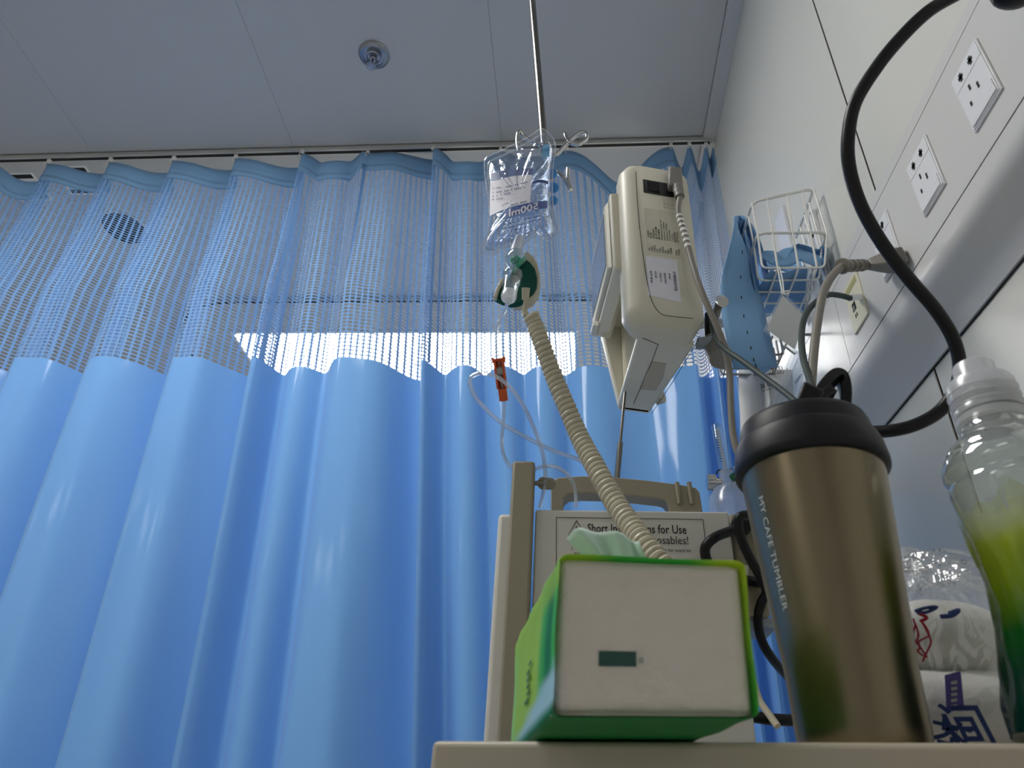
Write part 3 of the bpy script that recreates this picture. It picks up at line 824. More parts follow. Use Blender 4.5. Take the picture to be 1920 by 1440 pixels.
sm_ = ramp_mat('bottle_sleeve', 'Object', 2, [(0, rgb(6, 54, 54)), (.34, rgb(0, 66, 50)), (.55, rgb(10, 100, 30)), (.74, rgb(130, 160, 20)), (.92, rgb(170, 186, 50)), (1, rgb(196, 206, 130))], .25, .3, (0.0, zb(.190)), .18, 24, coat=.4)
nt_ = sm_.node_tree
_rp = [n for n in nt_.nodes if n.type == 'VALTORGB'][0]; _mo = nt_.nodes['Material Output']
_al = nt_.nodes.new('ShaderNodeMapRange'); _al.inputs['From Min'].default_value = .90; _al.inputs['From Max'].default_value = 1.20
nt_.links.new(_rp.inputs[0].links[0].from_socket, _al.inputs['Value'])
_tr = nt_.nodes.new('ShaderNodeBsdfTransparent'); _mx = nt_.nodes.new('ShaderNodeMixShader')
_src = _mo.inputs[0].links[0].from_socket
nt_.links.new(_al.outputs[0], _mx.inputs[0]); nt_.links.new(_src, _mx.inputs[1]); nt_.links.new(_tr.outputs[0], _mx.inputs[2]); nt_.links.new(_mx.outputs[0], _mo.inputs[0])
sl.build('green_sleeve', sm_, bo, smooth=True, angle=180)
MB().lathe([(.0205, zb(.2535)), (.0222, zb(.255)), (.0222, zb(.259)), (.0205, zb(.2605))], (BX, BY, bzb), n=40).build('neck_ring', M['frost'], bo, smooth=True)
cap = MB().lathe([(.0190, zb(.262)), (.0213, zb(.262)), (.0213, zb(.266)), (.0206, zb(.2675)), (.0213, zb(.269)), (.0211, zb(.285)), (.0195, zb(.2885)), (.0138, zb(.2890)), (.0133, zb(.291)), (.0133, zb(.301)), (.0122, zb(.303)), (0.001, zb(.303))], (BX, BY, bzb), n=48).build('sports_cap', M['frost'], bo, smooth=True, angle=50)
for zz in (.267, .273, .279):
    MB().lathe([(.0208, zb(zz - .0012)), (.0219, zb(zz)), (.0208, zb(zz + .0012))], (BX, BY, bzb), n=44).build('cap_ring', M['frost'], cap, smooth=True)

# ---- plastic bag with tissue rolls behind the bottle
GX, GY = .276, .590
gz = tz(Vector((GX + .08, GY, 0))) + .001
bg = empty('bag_of_tissues', 'clear printed plastic bag of white tissue between tumbler and bottle', 'bag', (GX, GY, gz))
def blob(c, r, h, n=40, rows=18, p=2.6, wob=.05, seed=0, flat=True):
    rr = []
    for k in range(rows + 1):
        t = k / rows; th = PI * (t - .5) * (1.0 if not flat else 1.0)
        zz = math.sin(th); cr = max(abs(math.cos(th)), 1e-3) ** (2 / p)
        ring_ = []
        for j in range(n):
            a = 2 * PI * j / n
            ca_, sa_ = math.cos(a), math.sin(a)
            sx_ = math.copysign(abs(ca_) ** (2 / p), ca_); sy_ = math.copysign(abs(sa_) ** (2 / p), sa_)
            w_ = 1 + wob * (math.sin(3 * a + seed + 2 * t) * .6 + math.sin(7 * a + 5 * t + seed) * .4)
            z_ = math.copysign(abs(zz) ** (2 / p), zz)
            ring_.append(Vector((c[0] + r[0] * cr * sx_ * w_, c[1] + r[1] * cr * sy_ * w_, c[2] + h * z_ * (1 + wob * .7 * math.sin(2 * a + seed)))))
        rr.append(ring_)
    return rr
def fit_base(rr, z):
    lo = min(p.z for q in rr for p in q)
    for q in rr:
        for p in q: p.z += z - lo
    return rr
MB().loft(fit_base(blob((GX + .006, GY + .005, 0), (.062, .045), .0325, wob=.07, p=2.3, n=56, rows=24, seed=2), gz + .001)).build('tissue_bundle', M['tissue_roll'], bg, smooth=True, angle=180)
r2 = fit_base(blob((GX + .010, GY + .012, 0), (.058, .038), .028, wob=.07, p=2.2, n=56, rows=24, seed=5), gz + .063)
MB().loft(r2).build('tissue_bundle', M['tissue_roll'], bg, smooth=True, angle=180)
fr = fit_base(blob((GX, GY, 0), (.075, .056), .070, n=64, rows=30, p=2.8, wob=.06, seed=1), gz + .0003)
for q in fr:
    for j, p in enumerate(q):
        k = (p.z - gz) / .14
        p.z += .012 * k * math.sin(j * .37) + .006 * k * math.sin(j * 1.1 + p.y * 70)
MB().loft(fr).build('bag_film', M['film'], bg, smooth=True, angle=180)
def on_bag(px, py, y): return PY(px, py, y)
yf = GY - .0605
def stroke(pts, w_, m_, name='printed_mark', y=None):
    b = MB(); pts = [PY(px, py, (y or yf)) for px, py in pts]
    b.tube(spline(pts, 4), w_, 6); return b.build(name, m_, bg, smooth=True)
stroke([(1712, 1160), (1722, 1190), (1715, 1215), (1738, 1232), (1722, 1205), (1742, 1190), (1728, 1165), (1745, 1200), (1738, 1222), (1730, 1240)], .0007, M['ink_red'])
stroke([(1716, 1172), (1712, 1195), (1724, 1212), (1718, 1224)], .0007, M['ink_red'])
stroke([(1722, 1150), (1738, 1158), (1726, 1165)], .0012, M['ink_red'])
stroke([(1716, 1146), (1735, 1140), (1757, 1138), (1740, 1147), (1720, 1150)], .0012, M['ink_blue'])
stroke([(1764, 1156), (1785, 1154), (1798, 1144), (1780, 1150)], .0016, M['ink_blue'])
MB().grid([[PY(px, py, yf) for px, py in r] for r in (((1771, 1266), (1801, 1258)), ((1775, 1335), (1808, 1330)))]).build('printed_tag', mat('violet_print', rgb(96, 88, 168), .5), bg, solid=.0004)
tg = MB()
for k in range(5):
    y_ = 1278 + k * 11
    tg.grid([[PY(px, py, yf - .0006) for px, py in r] for r in (((1783, y_), (1794, y_ - 2)), ((1784, y_ + 6), (1795, y_ + 4)))])
tg.build('tag_lettering', M['ink_pale'], bg, solid=.0002)
Ux = (PY(1850, 1385, yf) - PY(1805, 1325, yf)); Ux.normalize()
text('间', .030, PY(1786, 1398, yf - .0008), (1, 0, .05), (-.25, 0, 1), M['ink_blue'], bg, bold=.02)
text('茶', .026, PY(1742, 1408, yf - .0008), (1, 0, -.2), (.3, 0, 1), M['ink_blue'], bg, bold=.012)

# ------------------------------------------------------------------ fluid warmer behind the tissue pack
WY = .87
fw = empty('fluid_warmer', 'beige medical fluid warmer behind the tissue pack with instructions label', 'medical device', (PY(1180, 1100, WY).x, WY + .06, 0))
def fr_poly(pts, y): return [PY(px, py, y) for px, py in pts]
zlow = H - .03
def drop(p, z): return Vector((p.x, p.y, z))
a, b_ = PY(1004, 955, WY), PY(1366, 960, WY)
b_.z = a.z + .002
MB().prism([a, b_, drop(b_, zlow), drop(a, zlow)], (0, .10, 0)).build('front_cover', M['grey_beige'], fw, bevel=.003, seg=3)
a, b_ = PY(934, 962, WY + .012), PY(968, 962, WY + .012)
b_.z = a.z
MB().prism([a, b_, drop(b_, zlow - .02), drop(a, zlow - .02)], (0, .09, 0)).build('side_cover', M['grey_beige'], fw, bevel=.006, seg=4)
a, b_ = PY(961, 863, WY - .012), PY(1003, 863, WY - .012); b_.z = a.z
MB().prism([a, b_, drop(b_, zlow - .02), drop(a, zlow - .02)], (0, .022, 0)).build('upright_grip', M['tan'], fw, bevel=.004, seg=3)
# carrying handle
outer = [(1033, 1000), (1033, 960), (1033, 905), (1044, 895), (1090, 892), (1150, 894), (1220, 901), (1280, 909), (1305, 914), (1312, 922), (1318, 960), (1320, 1000)]
inner = [(1058, 1000), (1057, 962), (1056, 935), (1066, 926), (1090, 924), (1140, 925), (1190, 929), (1236, 934), (1246, 937), (1252, 944), (1256, 965), (1258, 1000)]
hy = WY + .055
m = MB(); fo = fr_poly(outer, hy); fi = fr_poly(inner, hy)
m.loft([[o_, i_, i_ + Vector((0, .03, 0)), o_ + Vector((0, .03, 0))] for o_, i_ in zip(fo, fi)])
hd = m.build('carrying_handle', M['tan'], fw, bevel=.002, seg=2)
for px in (1269, 1292):
    MB().tube([PY(px, 905, hy - .002), PY(px + 5, 945, hy - .002)], [.0035, .0028], 10).build('handle_rib', M['tan'], hd, smooth=True)
MB().tube([PY(1000, 906, WY), PY(1022, 906, WY)], .0032, 10).build('spindle', M['grey'], fw, smooth=True)
MB().tube([PY(1018, 906, WY), PY(1032, 907, WY + .02)], [.0085, .0085], 14).build('spindle_collar', M['tan'], fw, smooth=True)
# rear part on the right with the cable entries
a, b_ = PY(1367, 962, WY + .02), PY(1400, 962, WY + .02); b_.z = a.z
c_, d_ = PY(1446, 1156, WY + .02), PY(1382, 1156, WY + .02)
MB().prism([a, b_, Vector((c_.x, c_.y, b_.z - .03)), c_, Vector((a.x, d_.y, c_.z))], (0, .085, 0)).build('rear_housing', M['tan'], fw, bevel=.004, seg=3)
q = PY(1389, 988, WY + .012)
MB().lathe([(.013, 0), (.013, .010), (.011, .012)], q, (0, -1, .1), n=20).build('cable_entry', M['rubber'], fw, smooth=True)
MB().grid([[PY(px, py, WY + .0188) for px in (1384, 1403)] for py in (1060, 1096)]).build('rating_label', M['grey_beige'], fw, solid=.0006)
a, b_ = PY(1404, 1157, WY + .03), PY(1455, 1157, WY + .03)
MB().prism([a, Vector((b_.x, b_.y, a.z)), Vector((b_.x, b_.y, a.z - .012)), Vector((a.x + .004, a.y, a.z - .012))], (0, .06, 0)).build('pole_clamp', M['clamp_grey'], fw, bevel=.002)
# label on the cover
ly = WY - .0004
lb = MB()
for p0, p1 in (((1043, 970), (1318, 974)), ((1043, 970), (1043, 1080)), ((1318, 974), (1330, 1080))):
    lb.tube([PY(*p0, ly), PY(*p1, ly)], .0004, 4)
lb.build('label_frame', M['ink'], fw)
tri = [PY(1081, 976, ly), PY(1066, 1003, ly), PY(1098, 1003, ly)]
MB().tube(tri + [tri[0]], .0005, 4).build('warning_triangle', M['ink'], fw)
UX = (PY(1290, 992, ly) - PY(1100, 989, ly)).normalized()
text('!', .014, PY(1078, 1000, ly), UX, (0, 0, 1), M['ink'], fw, bold=.015)
sz = .0165
text('Short Instructions for Use', sz, PY(1101, 998, ly), UX, (0, 0, 1), M['ink'], fw, bold=.012, width=(PY(1287, 1000, ly) - PY(1101, 998, ly)).length)
text('Only use original disposables!', .0155, PY(1066, 1017, ly), UX, (0, 0, 1), M['ink'], fw, width=(PY(1290, 1019, ly) - PY(1066, 1017, ly)).length)
text('1. Fit the tubing fully. No other extension can be used to', .0062, PY(1070, 1031, ly), UX, (0, 0, 1), M['ink'], fw, width=(PY(1293, 1033, ly) - PY(1070, 1031, ly)).length)
text('warm the line. Switch on the hose.', .0062, PY(1076, 1040, ly), UX, (0, 0, 1), M['ink'], fw)
# pole it is clamped to
p_hi, p_lo = PY(1172, 735, 1.0), PY(1157, 895, 1.0)
dr_ = (p_lo - p_hi) / (p_lo.z - p_hi.z)
foot = p_lo + dr_ * (0.05 - p_lo.z)
MB().tube([p_hi, p_lo + dr_ * (-.0)], .0024, 10).tube([p_lo + dr_ * .06, foot], .0045, 12).build('stand_pole', M['steel'], fw, smooth=True)
st_ = MB()
for k in range(5):
    a = 2 * PI * k / 5 + .3
    st_.tube([foot, foot + Vector((.20 * math.cos(a), .20 * math.sin(a), -.015))], [.014, .010], 10)
    st_.ball(foot + Vector((.20 * math.cos(a), .20 * math.sin(a), -.032)), .018, 12)
st_.build('stand_base', M['grey'], fw, smooth=True)
# back support between housing and pole
MB().tube([Vector((foot.x, .96, H + .02)), Vector((foot.x, 1.0, H + .02))], .012, 12).build('pole_bracket', M['grey'], fw, smooth=True)

# black cables on the right of the warmer
def cable(name, pts, r, m_, label, cat='cable', n=10, group=None, seg=10):
    o = MB().tube(spline([P(*q) for q in pts], n), r, seg).build(name, m_, None, smooth=True)
    return tag(o, label, cat, group)
cable('power_cable', [(1395, 985, .93), (1375, 994, .885), (1340, 1008, .865), (1322, 1030, .86), (1332, 1062, .86), (1365, 1078, .86), (1412, 1090, .87), (1450, 1094, .9), (1520, 1100, .98)], .0062, M['rubber'], 'thick black cable looping in front of the warmer\'s right end')
cable('power_cable', [(1500, 990, .95), (1440, 975, .87), (1400, 966, .845), (1384, 976, .84), (1390, 1010, .84), (1408, 1050, .845), (1428, 1085, .85), (1437, 1110, .86), (1428, 1130, .86), (1421, 1160, .86), (1428, 1200, .865), (1448, 1235, .87), (1490, 1280, .9), (1560, 1330, .95)], .0058, M['rubber'], 'black cable hanging in a bend beside the steel tumbler')
cable('mains_cable', [(1350, 1330, .80), (1420, 1345, .80), (1470, 1350, .80), (1560, 1352, .82)], .0066, M['rubber'], 'black cable lying level low between tissue pack and tumbler')
cable('grey_lead', [(1410, 1270, .72), (1424, 1312, .70), (1446, 1345, .68), (1458, 1362, .67)], .0034, M['hose'], 'short beige lead hanging between tissue pack and tumbler')

# ------------------------------------------------------------------ coiled heating hose
HP = spline([P(*q) for q in [(994, 586, 1.02), (1004, 612, 1.015), (1018, 650, 1.0), (1038, 705, .985), (1062, 762, .965), (1088, 822, .94), (1119, 880, .90), (1151, 938, .86), (1184, 988, .82), (1218, 1034, .78), (1258, 1080, .755), (1300, 1120, .77)]], 14)
def resample(pts, n):
    d = [0]
    for a, b in zip(pts[:-1], pts[1:]): d.append(d[-1] + (b - a).length)
    out = []; j = 0
    for k in range(n):
        t = d[-1] * k / (n - 1)
        while j < len(d) - 2 and d[j + 1] < t: j += 1
        q = (t - d[j]) / max(1e-9, d[j + 1] - d[j]); out.append(pts[j].lerp(pts[j + 1], q))
    return out, d[-1]
turns, per = 62, 16
ctr, L_ = resample(HP, turns * per + 1)
hel = []; nrm = None
for k, p in enumerate(ctr):
    t = (ctr[min(k + 2, len(ctr) - 1)] - ctr[max(k - 2, 0)]).normalized()
    if nrm is None: nrm = t.orthogonal().normalized()
    nrm = (nrm - t * nrm.dot(t)).normalized(); bn = t.cross(nrm)
    a = 2 * PI * k / per
    R_ = .0084 + .0022 * k / len(ctr)
    hel.append(p + nrm * math.cos(a) * R_ + bn * math.sin(a) * R_)
hs = empty('heating_hose', 'beige coiled hose running from the green clamp down to the warmer', 'hose', HP[0])
MB().tube(hel, .0042, 8).build('coil', M['hose'], hs, smooth=True, fix=False)
MB().tube(spline([P(985, 548, 1.03), P(986, 566, 1.03), P(983, 590, 1.025), P(992, 600, 1.02), P(1003, 614, 1.015)], 6), [.0036] * 25, 8).build('lead_in', M['hose'], hs, smooth=True)
MB().tube([P(986, 540, 1.03), P(985, 562, 1.03)], [.0062, .0052], 12).build('strain_sleeve', M['hose'], hs, smooth=True)

# ------------------------------------------------------------------ infusion stand, bag, clamp, line
IY = .80
def I(px, py, dy=0.0): return PY(px, py, IY + dy)
pb = PY(1018, 246, IY + .03); ptop = PY(998, 0, IY + .03); dd = (ptop - pb) / (ptop.z - pb.z)
iv = empty('infusion_pole', 'thin steel pole with hooks hanging from the ceiling above the drip bag', 'pole', pb + dd * (CEIL - pb.z))
MB().tube([pb + dd * (-.055), pb + dd * (CEIL - pb.z)], .0068, 16).build('rod', M['steel'], iv, smooth=True)
cpt = pb + dd * (CEIL - pb.z)
MB().lathe([(.03, 0), (.03, -.008), (.018, -.018), (.008, -.02)], cpt, n=24).build('ceiling_mount', M['steel'], iv, smooth=True)
hub = pb + dd * (-.045)
def hook(pts, name='hook'):
    MB().tube(spline([hub + Vector((0, 0, .004))] + [PY(px, py, IY + dy) for px, py, dy in pts], 8), 0.0040, 10).build(name, M['chrome'], iv, smooth=True)
hook([(1004, 268, .02), (985, 258, .015), (977, 247, .012), (971, 252, .010), (970, 268, .008), (973, 284, .006)])
hook([(1040, 291, .03), (1062, 270, .03), (1080, 254, .03), (1092, 248, .03), (1100, 253, .03), (1098, 263, .03), (1086, 270, .03), (1070, 268, .03), (1062, 258, .03), (1060, 252, .03)])
hook([(1030, 318, .06), (1044, 322, .07), (1054, 330, .07), (1062, 342, .07), (1070, 356, .07), (1067, 344, .07), (1065, 330, .07), (1065, 316, .07)])
bd = MB()
for k, (px, py, r) in enumerate([(1030, 300, .0105), (1033, 326, .0115), (1036, 352, .012), (1035, 376, .0105)]):
    q = PY(px, py, IY + .055)
    MB().ball(q, (r, r * .6, r * 1.05), 20).build('blue_bead', M['bead'], iv, smooth=True)
MB().tube([hub, PY(1030, 290, IY + .055), PY(1035, 386, IY + .055)], .0022, 8).build('bead_cord', M['chrome'], iv, smooth=True)

bgt = empty('infusion_bag', 'clear 500 ml infusion bag hanging from the hooks of the pole', 'infusion bag', I(975, 360))
outl = [(1015, 241), (1030, 250), (1040, 266), (1041, 284), (1037, 310), (1036, 350), (1037, 385), (1041, 412), (1046, 432), (1042, 444), (1030, 449), (1018, 446), (1010, 440), (1000, 445), (988, 453), (980, 462), (966, 468), (950, 463), (940, 468), (929, 478), (914, 481), (901, 476), (904, 460), (912, 440), (917, 412), (916, 378), (911, 345), (908, 315), (910, 298), (922, 290), (950, 277), (975, 265), (998, 252)]
OL = spline([I(*q) for q in outl], 4, closed=True)
cen = sum(OL, Vector()) / len(OL)
# flat welded seam round the rim
inn = [cen + (p - cen) * .90 for p in OL]
m = MB(); m.loft([[p + Vector((0, -.0006, 0)), q + Vector((0, -.0012, 0)), q + Vector((0, .0012, 0)), p + Vector((0, .0006, 0))] for p, q in zip(OL, inn)], closed=True)
m.build('welded_seam', M['seam'], bgt, smooth=True)
MB().tube(OL, .0009, 6, closed=True).tube([cen + (p - cen) * .905 for p in OL], .0008, 6, closed=True).build('weld_bead', M['weld'], bgt, smooth=True)
# pillow-shaped body
def pillow(scale, depth, sgn, rings_=12, k0=0.0):
    rr = []
    for k in range(rings_ + 1):
        t = k / rings_
        s_ = scale * (1 - t) + 0.02 * t
        d_ = depth * (1 - (s_ / scale) ** 2.4) ** .6
        ring_ = []
        for j, p in enumerate(OL):
            q = cen + (p - cen) * s_
            low = max(0, min(1, (cen.z + .13 - q.z) / .16)); d2 = d_ * (.45 + .55 * low)
            d2 += .0012 * math.sin(j * .9 + k * .7) * (1 if 0 < k < rings_ else 0)
            ring_.append(q + Vector((0, sgn * d2, 0)))
        rr.append(ring_)
    return rr
fr_, bk_ = pillow(.90, .020, -1), pillow(.90, .018, 1)
MB().loft(list(reversed(fr_)) + bk_[1:]).build('bag_body', M['bagfilm'], bgt, smooth=True, angle=180)
MB().loft([ [p + Vector((0, .0, 0)) for p in r] for r in list(reversed(pillow(.84, .013, -1)))[:-1] + pillow(.84, .011, 1)]).build('fluid', clear('saline', (.90, .94, 1, 1), .03, .35, .03, .5, 40, power=.3), bgt, smooth=True, angle=180)
_o = sorted((math.atan2((p - cen).z, (p - cen).x), math.hypot((p - cen).x, (p - cen).z)) for p in OL)
OLA, OLR = [q[0] for q in _o], [q[1] for q in _o]
def bagsurf(px, py, off=0.0):
    q = I(px, py); v = (q - cen); 
    # radial position inside the outline
    an = math.atan2(v.z, v.x)
    R_ = float(np.interp(an, OLA, OLR, period=2 * PI))
    s_ = min(math.hypot(v.x, v.z) / R_, .899)
    d_ = .020 * (1 - (s_ / .90) ** 2.4) ** .6
    low = max(0, min(1, (cen.z + .13 - q.z) / .16))
    r = ray(px, py); q = PY(px, py, IY - d_ * (.45 + .55 * low) - .0026 - off)
    return q
def bag_patch(corners, name, m_, n=8, off=0.0):
    (a, b, c_, d) = corners; rows = []
    for i in range(n + 1):
        u = i / n; row = []
        for j in range(n + 1):
            v = j / n
            px = (a[0] * (1 - v) + b[0] * v) * (1 - u) + (d[0] * (1 - v) + c_[0] * v) * u
            py = (a[1] * (1 - v) + b[1] * v) * (1 - u) + (d[1] * (1 - v) + c_[1] * v) * u + 4 * math.sin(v * PI) * (-1)
            row.append(bagsurf(px, py, off))
        rows.append(row)
    return MB().grid(rows).build(name, m_, bgt, smooth=True, angle=180)
lbl = bag_patch([(919, 342), (997, 328), (994, 380), (918, 405)], 'paper_label', M['label'])
bag_patch([(920, 326), (1000, 316), (998, 327), (920, 341)], 'printed_band', mat('bag_print', rgb(96, 112, 158), .4), off=-.0004)
bag_patch([(948, 396), (1026, 376), (1027, 390), (948, 411)], 'printed_band', mat('bag_print_dark', rgb(84, 104, 168), .4), off=.0003)
bag_patch([(998, 342), (1028, 340), (1028, 346), (997, 345)], 'printed_band', mat('bag_print_line', rgb(70, 86, 140), .4))
def bagmap(p0, p1, h):
    def f(x, y):
        px = p0[0] + (p1[0] - p0[0]) * x + 0; py = p0[1] + (p1[1] - p0[1]) * x - y * h
        return bagsurf(px, py, .0008)
    return f
text('500ml', 1.0, (0, 0, 0), (1, 0, 0), (0, 1, 0), M['label'], bgt, mapf=bagmap((1010, 391), (955, 406), 18), bold=.02, width=1.0)
text('500', 1.0, (0, 0, 0), (1, 0, 0), (0, 1, 0), mat('teal_ink', rgb(30, 110, 170), .4), bgt, mapf=bagmap((1017, 286), (1029, 283), 9), width=1.0)
bag_patch([(1017, 276), (1031, 273), (1030, 296), (1016, 298)], 'printed_patch', mat('pale_blue_print', rgb(120, 178, 220), .4), off=-.0006)
dl = MB()
for (x0, y0, x1, y1) in [(923, 352, 940, 350), (945, 350, 962, 347), (966, 346, 990, 340), (923, 360, 955, 356), (958, 355, 985, 349), (923, 367, 934, 366), (938, 364, 958, 361), (923, 373, 944, 370), (948, 392, 990, 381), (955, 384, 992, 375), (950, 420, 975, 413), (980, 411, 1012, 404), (952, 426, 985, 418), (990, 416, 1014, 410), (958, 432, 992, 424)]:
    n = max(3, int((x1 - x0) / 3.2))
    for k in range(n):
        if (k * 7 + int(x0)) % 5 == 0: continue
        xa = x0 + (x1 - x0) * k / n; ya = y0 + (y1 - y0) * k / n; q = [bagsurf(xa + dx, ya + dy, .0007) for dx, dy in ((0, 0), (2.0, -.4), (2.0, 1.2), (0, 1.6))]
        dl.add(q, [(0, 1, 2, 3)])
stuff(dl.build('fine_print', M['ink_blue'], bgt, solid=.0002))
q0, q1 = I(971, 452), I(964, 470)
MB().tube([I(974, 446), I(966, 474)], [.008, .0095], 20).build('outlet_port', M['frost'], bgt, smooth=True)
for px, py in ((1022, 256), (975, 282)):
    MB().lathe([(.006, -.001), (.0085, -.001), (.0085, .001), (.006, .001), (.006, -.001)], I(px, py), (0, 1, 0), n=20).build('hanger_eyelet', M['seam'], bgt, smooth=True)

# drip chamber and line
ln = empty('infusion_line', 'clear drip chamber and tubing looping down to the warmer', 'tubing', I(955, 545, -.03))
MB().ball(I(968, 486), (.0165, .0165, .018), 20).build('spike_shield', M['chamber'], ln, smooth=True)
MB().ball(I(967, 488), (.0085, .0085, .0055), 16).build('vent_cap', M['green_light'], ln, smooth=True)
c0, c1 = I(962, 512, -.025), I(953, 562, -.03)
ax = (c1 - c0)
def along(k): return c0 + ax * k
MB().tube([along(-.12), along(-.06), along(.02), along(.10), along(.20), along(.3), along(.75)], [.005, .0105, .0145, .0150, .0130, .0120, .0112], 22, cap=False).build('drip_chamber', M['chamber'], ln, smooth=True)
MB().tube([along(.74), along(.86), along(.90), along(.98), along(1.0), along(1.14)], [.0108, .0112, .0112, .0100, .0052, .0036], 20).build('chamber_cap', M['frost'], ln, smooth=True)
MB().tube([along(.30), along(.36)], [.0128, .0128], 22).build('chamber_ring', M['seam'], ln, smooth=True)
MB().tube([I(967, 478), along(-.10)], [.004, .003], 10).build('neck', M['chamber'], ln, smooth=True)
tb1 = spline([along(1.1)] + [P(*q) for q in [(943, 588, 1.03), (932, 612, 1.03), (929, 640, 1.03), (934, 668, 1.03), (940, 710, 1.03), (945, 752, 1.03), (944, 790, 1.02), (941, 825, 1.0), (944, 852, .98), (955, 872, .97), (975, 882, .97), (1000, 880, .97), (1022, 874, .97), (1045, 877, .96), (1066, 892, .95), (1078, 915, .95), (1080, 950, .96)]], 8)
tube_a = MB().tube(tb1, .0027, 8).build('tubing', M['tube'], ln, smooth=True)
tb2 = spline([P(*q) for q in [(1155, 925, .95), (1120, 884, .96), (1085, 862, .97), (1040, 846, .98), (990, 822, .99), (940, 793, 1.0), (904, 760, 1.0), (886, 735, 1.0), (881, 715, 1.0), (888, 704, 1.0), (906, 700, 1.0), (932, 707, 1.0), (958, 728, 1.0), (982, 762, 1.0), (1002, 805, .99), (1016, 845, .98), (1022, 880, .965), (1022, 905, .95), (1017, 930, .955), (1012, 950, .965)]], 8)
MB().tube(tb2, .0030, 8).build('tubing', M['tube'], ln, smooth=True)
# roller clamp
rc = empty('roller_clamp', 'orange roller clamp on the clear drip tubing', 'clamp', P(939, 710, 1.03))
ca_, cb_ = P(935, 672, 1.03), P(945, 752, 1.03); up_ = (ca_ - cb_).normalized(); sd_ = Vector((1, 0, 0)); sd_ = (sd_ - up_ * sd_.dot(up_)).normalized(); fd_ = sd_.cross(up_)
if fd_.y > 0: fd_ = -fd_
Lc = (ca_ - cb_).length
def RC(a, u, f): return cb_ + sd_ * a + up_ * u + fd_ * f
def rbox(a0, a1, u0, u1, f0, f1): return [RC(*q) for q in ((a0, u0, f0), (a1, u0, f0), (a1, u0, f1), (a0, u0, f1), (a0, u1, f0), (a1, u1, f0), (a1, u1, f1), (a0, u1, f1))]
MB().hexa(rbox(-.0075, -.0042, .018, Lc, -.005, .009)).hexa(rbox(.0042, .0075, .018, Lc, -.005, .009)).hexa(rbox(-.0042, .0042, .010, Lc, -.005, -.002)).hexa(rbox(-.0060, .0060, 0, .018, -.005, .006)).hexa(rbox(-.0095, -.0070, Lc - .006, Lc + .002, -.004, .008)).hexa(rbox(.0070, .0095, Lc - .006, Lc + .002, -.004, .008)).hexa(rbox(-.0042, .0042, Lc - .005, Lc, -.004, .003)).build('clamp_housing', M['orange'], rc, bevel=.0008)
MB().tube([RC(-.0044, Lc * .70, .003), RC(.0044, Lc * .70, .003)], .0062, 20).build('roller_wheel', M['wire_grey'], rc, smooth=True)

# green clamp of the hose around the chamber
gcx = empty('chamber_holder', 'dark green and beige clip at the hose end beside the drip chamber', 'clip', I(985, 525))
go = [(958, 512), (972, 494), (984, 484), (994, 491), (1003, 503), (1007, 520), (1006, 535), (1000, 545), (990, 552), (988, 560), (972, 568), (958, 570), (950, 568), (940, 565), (926, 558), (930, 545), (940, 534), (948, 528)]
GO = [PY(px, py, IY + .004) for px, py in go]
MB().prism(GO, (0, .010, 0)).build('green_face', M['green'], gcx, bevel=.0015)
sh = [(962, 506), (986, 468), (1000, 479), (1009, 496), (1013, 516), (1011, 538), (1001, 556), (985, 566), (960, 566)]
MB().prism([PY(px, py, IY + .0145) for px, py in sh], (0, .022, 0)).build('beige_shell', M['hose'], gcx, bevel=.003, seg=3)
MB().prism([PY(px, py, IY - .002) for px, py in ((960, 507), (968, 495), (983, 478), (986, 484), (974, 497), (965, 508))], (0, .006, 0)).build('green_lip', M['green_light'], gcx, bevel=.001)
MB().prism([PY(px, py, IY - .002) for px, py in ((925, 556), (930, 540), (941, 519), (945, 522), (936, 540), (931, 556))], (0, .010, 0)).build('clip_flap', M['hose'], gcx, bevel=.001)

# ------------------------------------------------------------------ monitor on its wall arm
RB = P(1326, 615, 1.02); YAW = math.radians(14)
EX = Vector((math.cos(YAW), math.sin(YAW), 0)); EY = Vector((-math.sin(YAW), math.cos(YAW), 0)); EZ = Vector((0, 0, 1))
def LM(x, y, z): return RB + EX * x + EY * y + EZ * z
def lbox(x0, x1, y0, y1, z0, z1): return [LM(*q) for q in ((x0, y0, z0), (x1, y0, z0), (x1, y1, z0), (x0, y1, z0), (x0, y0, z1), (x1, y0, z1), (x1, y1, z1), (x0, y1, z1))]
mo = empty('fetal_monitor', 'beige fetal monitor with tilted screen mounted beside the wall', 'monitor', LM(-.05, .12, 0))
# rounded near wall with panel
def rrect(x0, x1, z0, z1, r, y, n=6, rs=None):
    rs = rs or (r, r, r, r); out = []
    for (cx_, cz_, a0, rr) in ((x0, z0, PI, rs[0]), (x1, z0, 1.5 * PI, rs[1]), (x1, z1, 0, rs[2]), (x0, z1, .5 * PI, rs[3])):
        px_ = cx_ + (rr if cx_ == x0 else -rr); pz_ = cz_ + (rr if cz_ == z0 else -rr)
        for k in range(n + 1):
            a = a0 + k / n * PI / 2; out.append(LM(px_ + rr * math.cos(a), y, pz_ + rr * math.sin(a)))
    return out
XL = -.118
MB().loft([rrect(XL + .020, -.004, .016, .326, .02, 0), rrect(XL + .008, -.001, .006, .330, .02, .006), rrect(XL + .002, 0, .002, .331, .022, .018), rrect(XL + .004, 0, .0, .331, .022, .040), rrect(XL + .014, 0, 0, .331, .02, .050)]).build('near_casing', M['beige'], mo, smooth=True, angle=50)
MB().hexa(lbox(-.045, 0, .045, .245, .004, .330)).build('back_casing', M['beige'], mo, bevel=.008, seg=3)
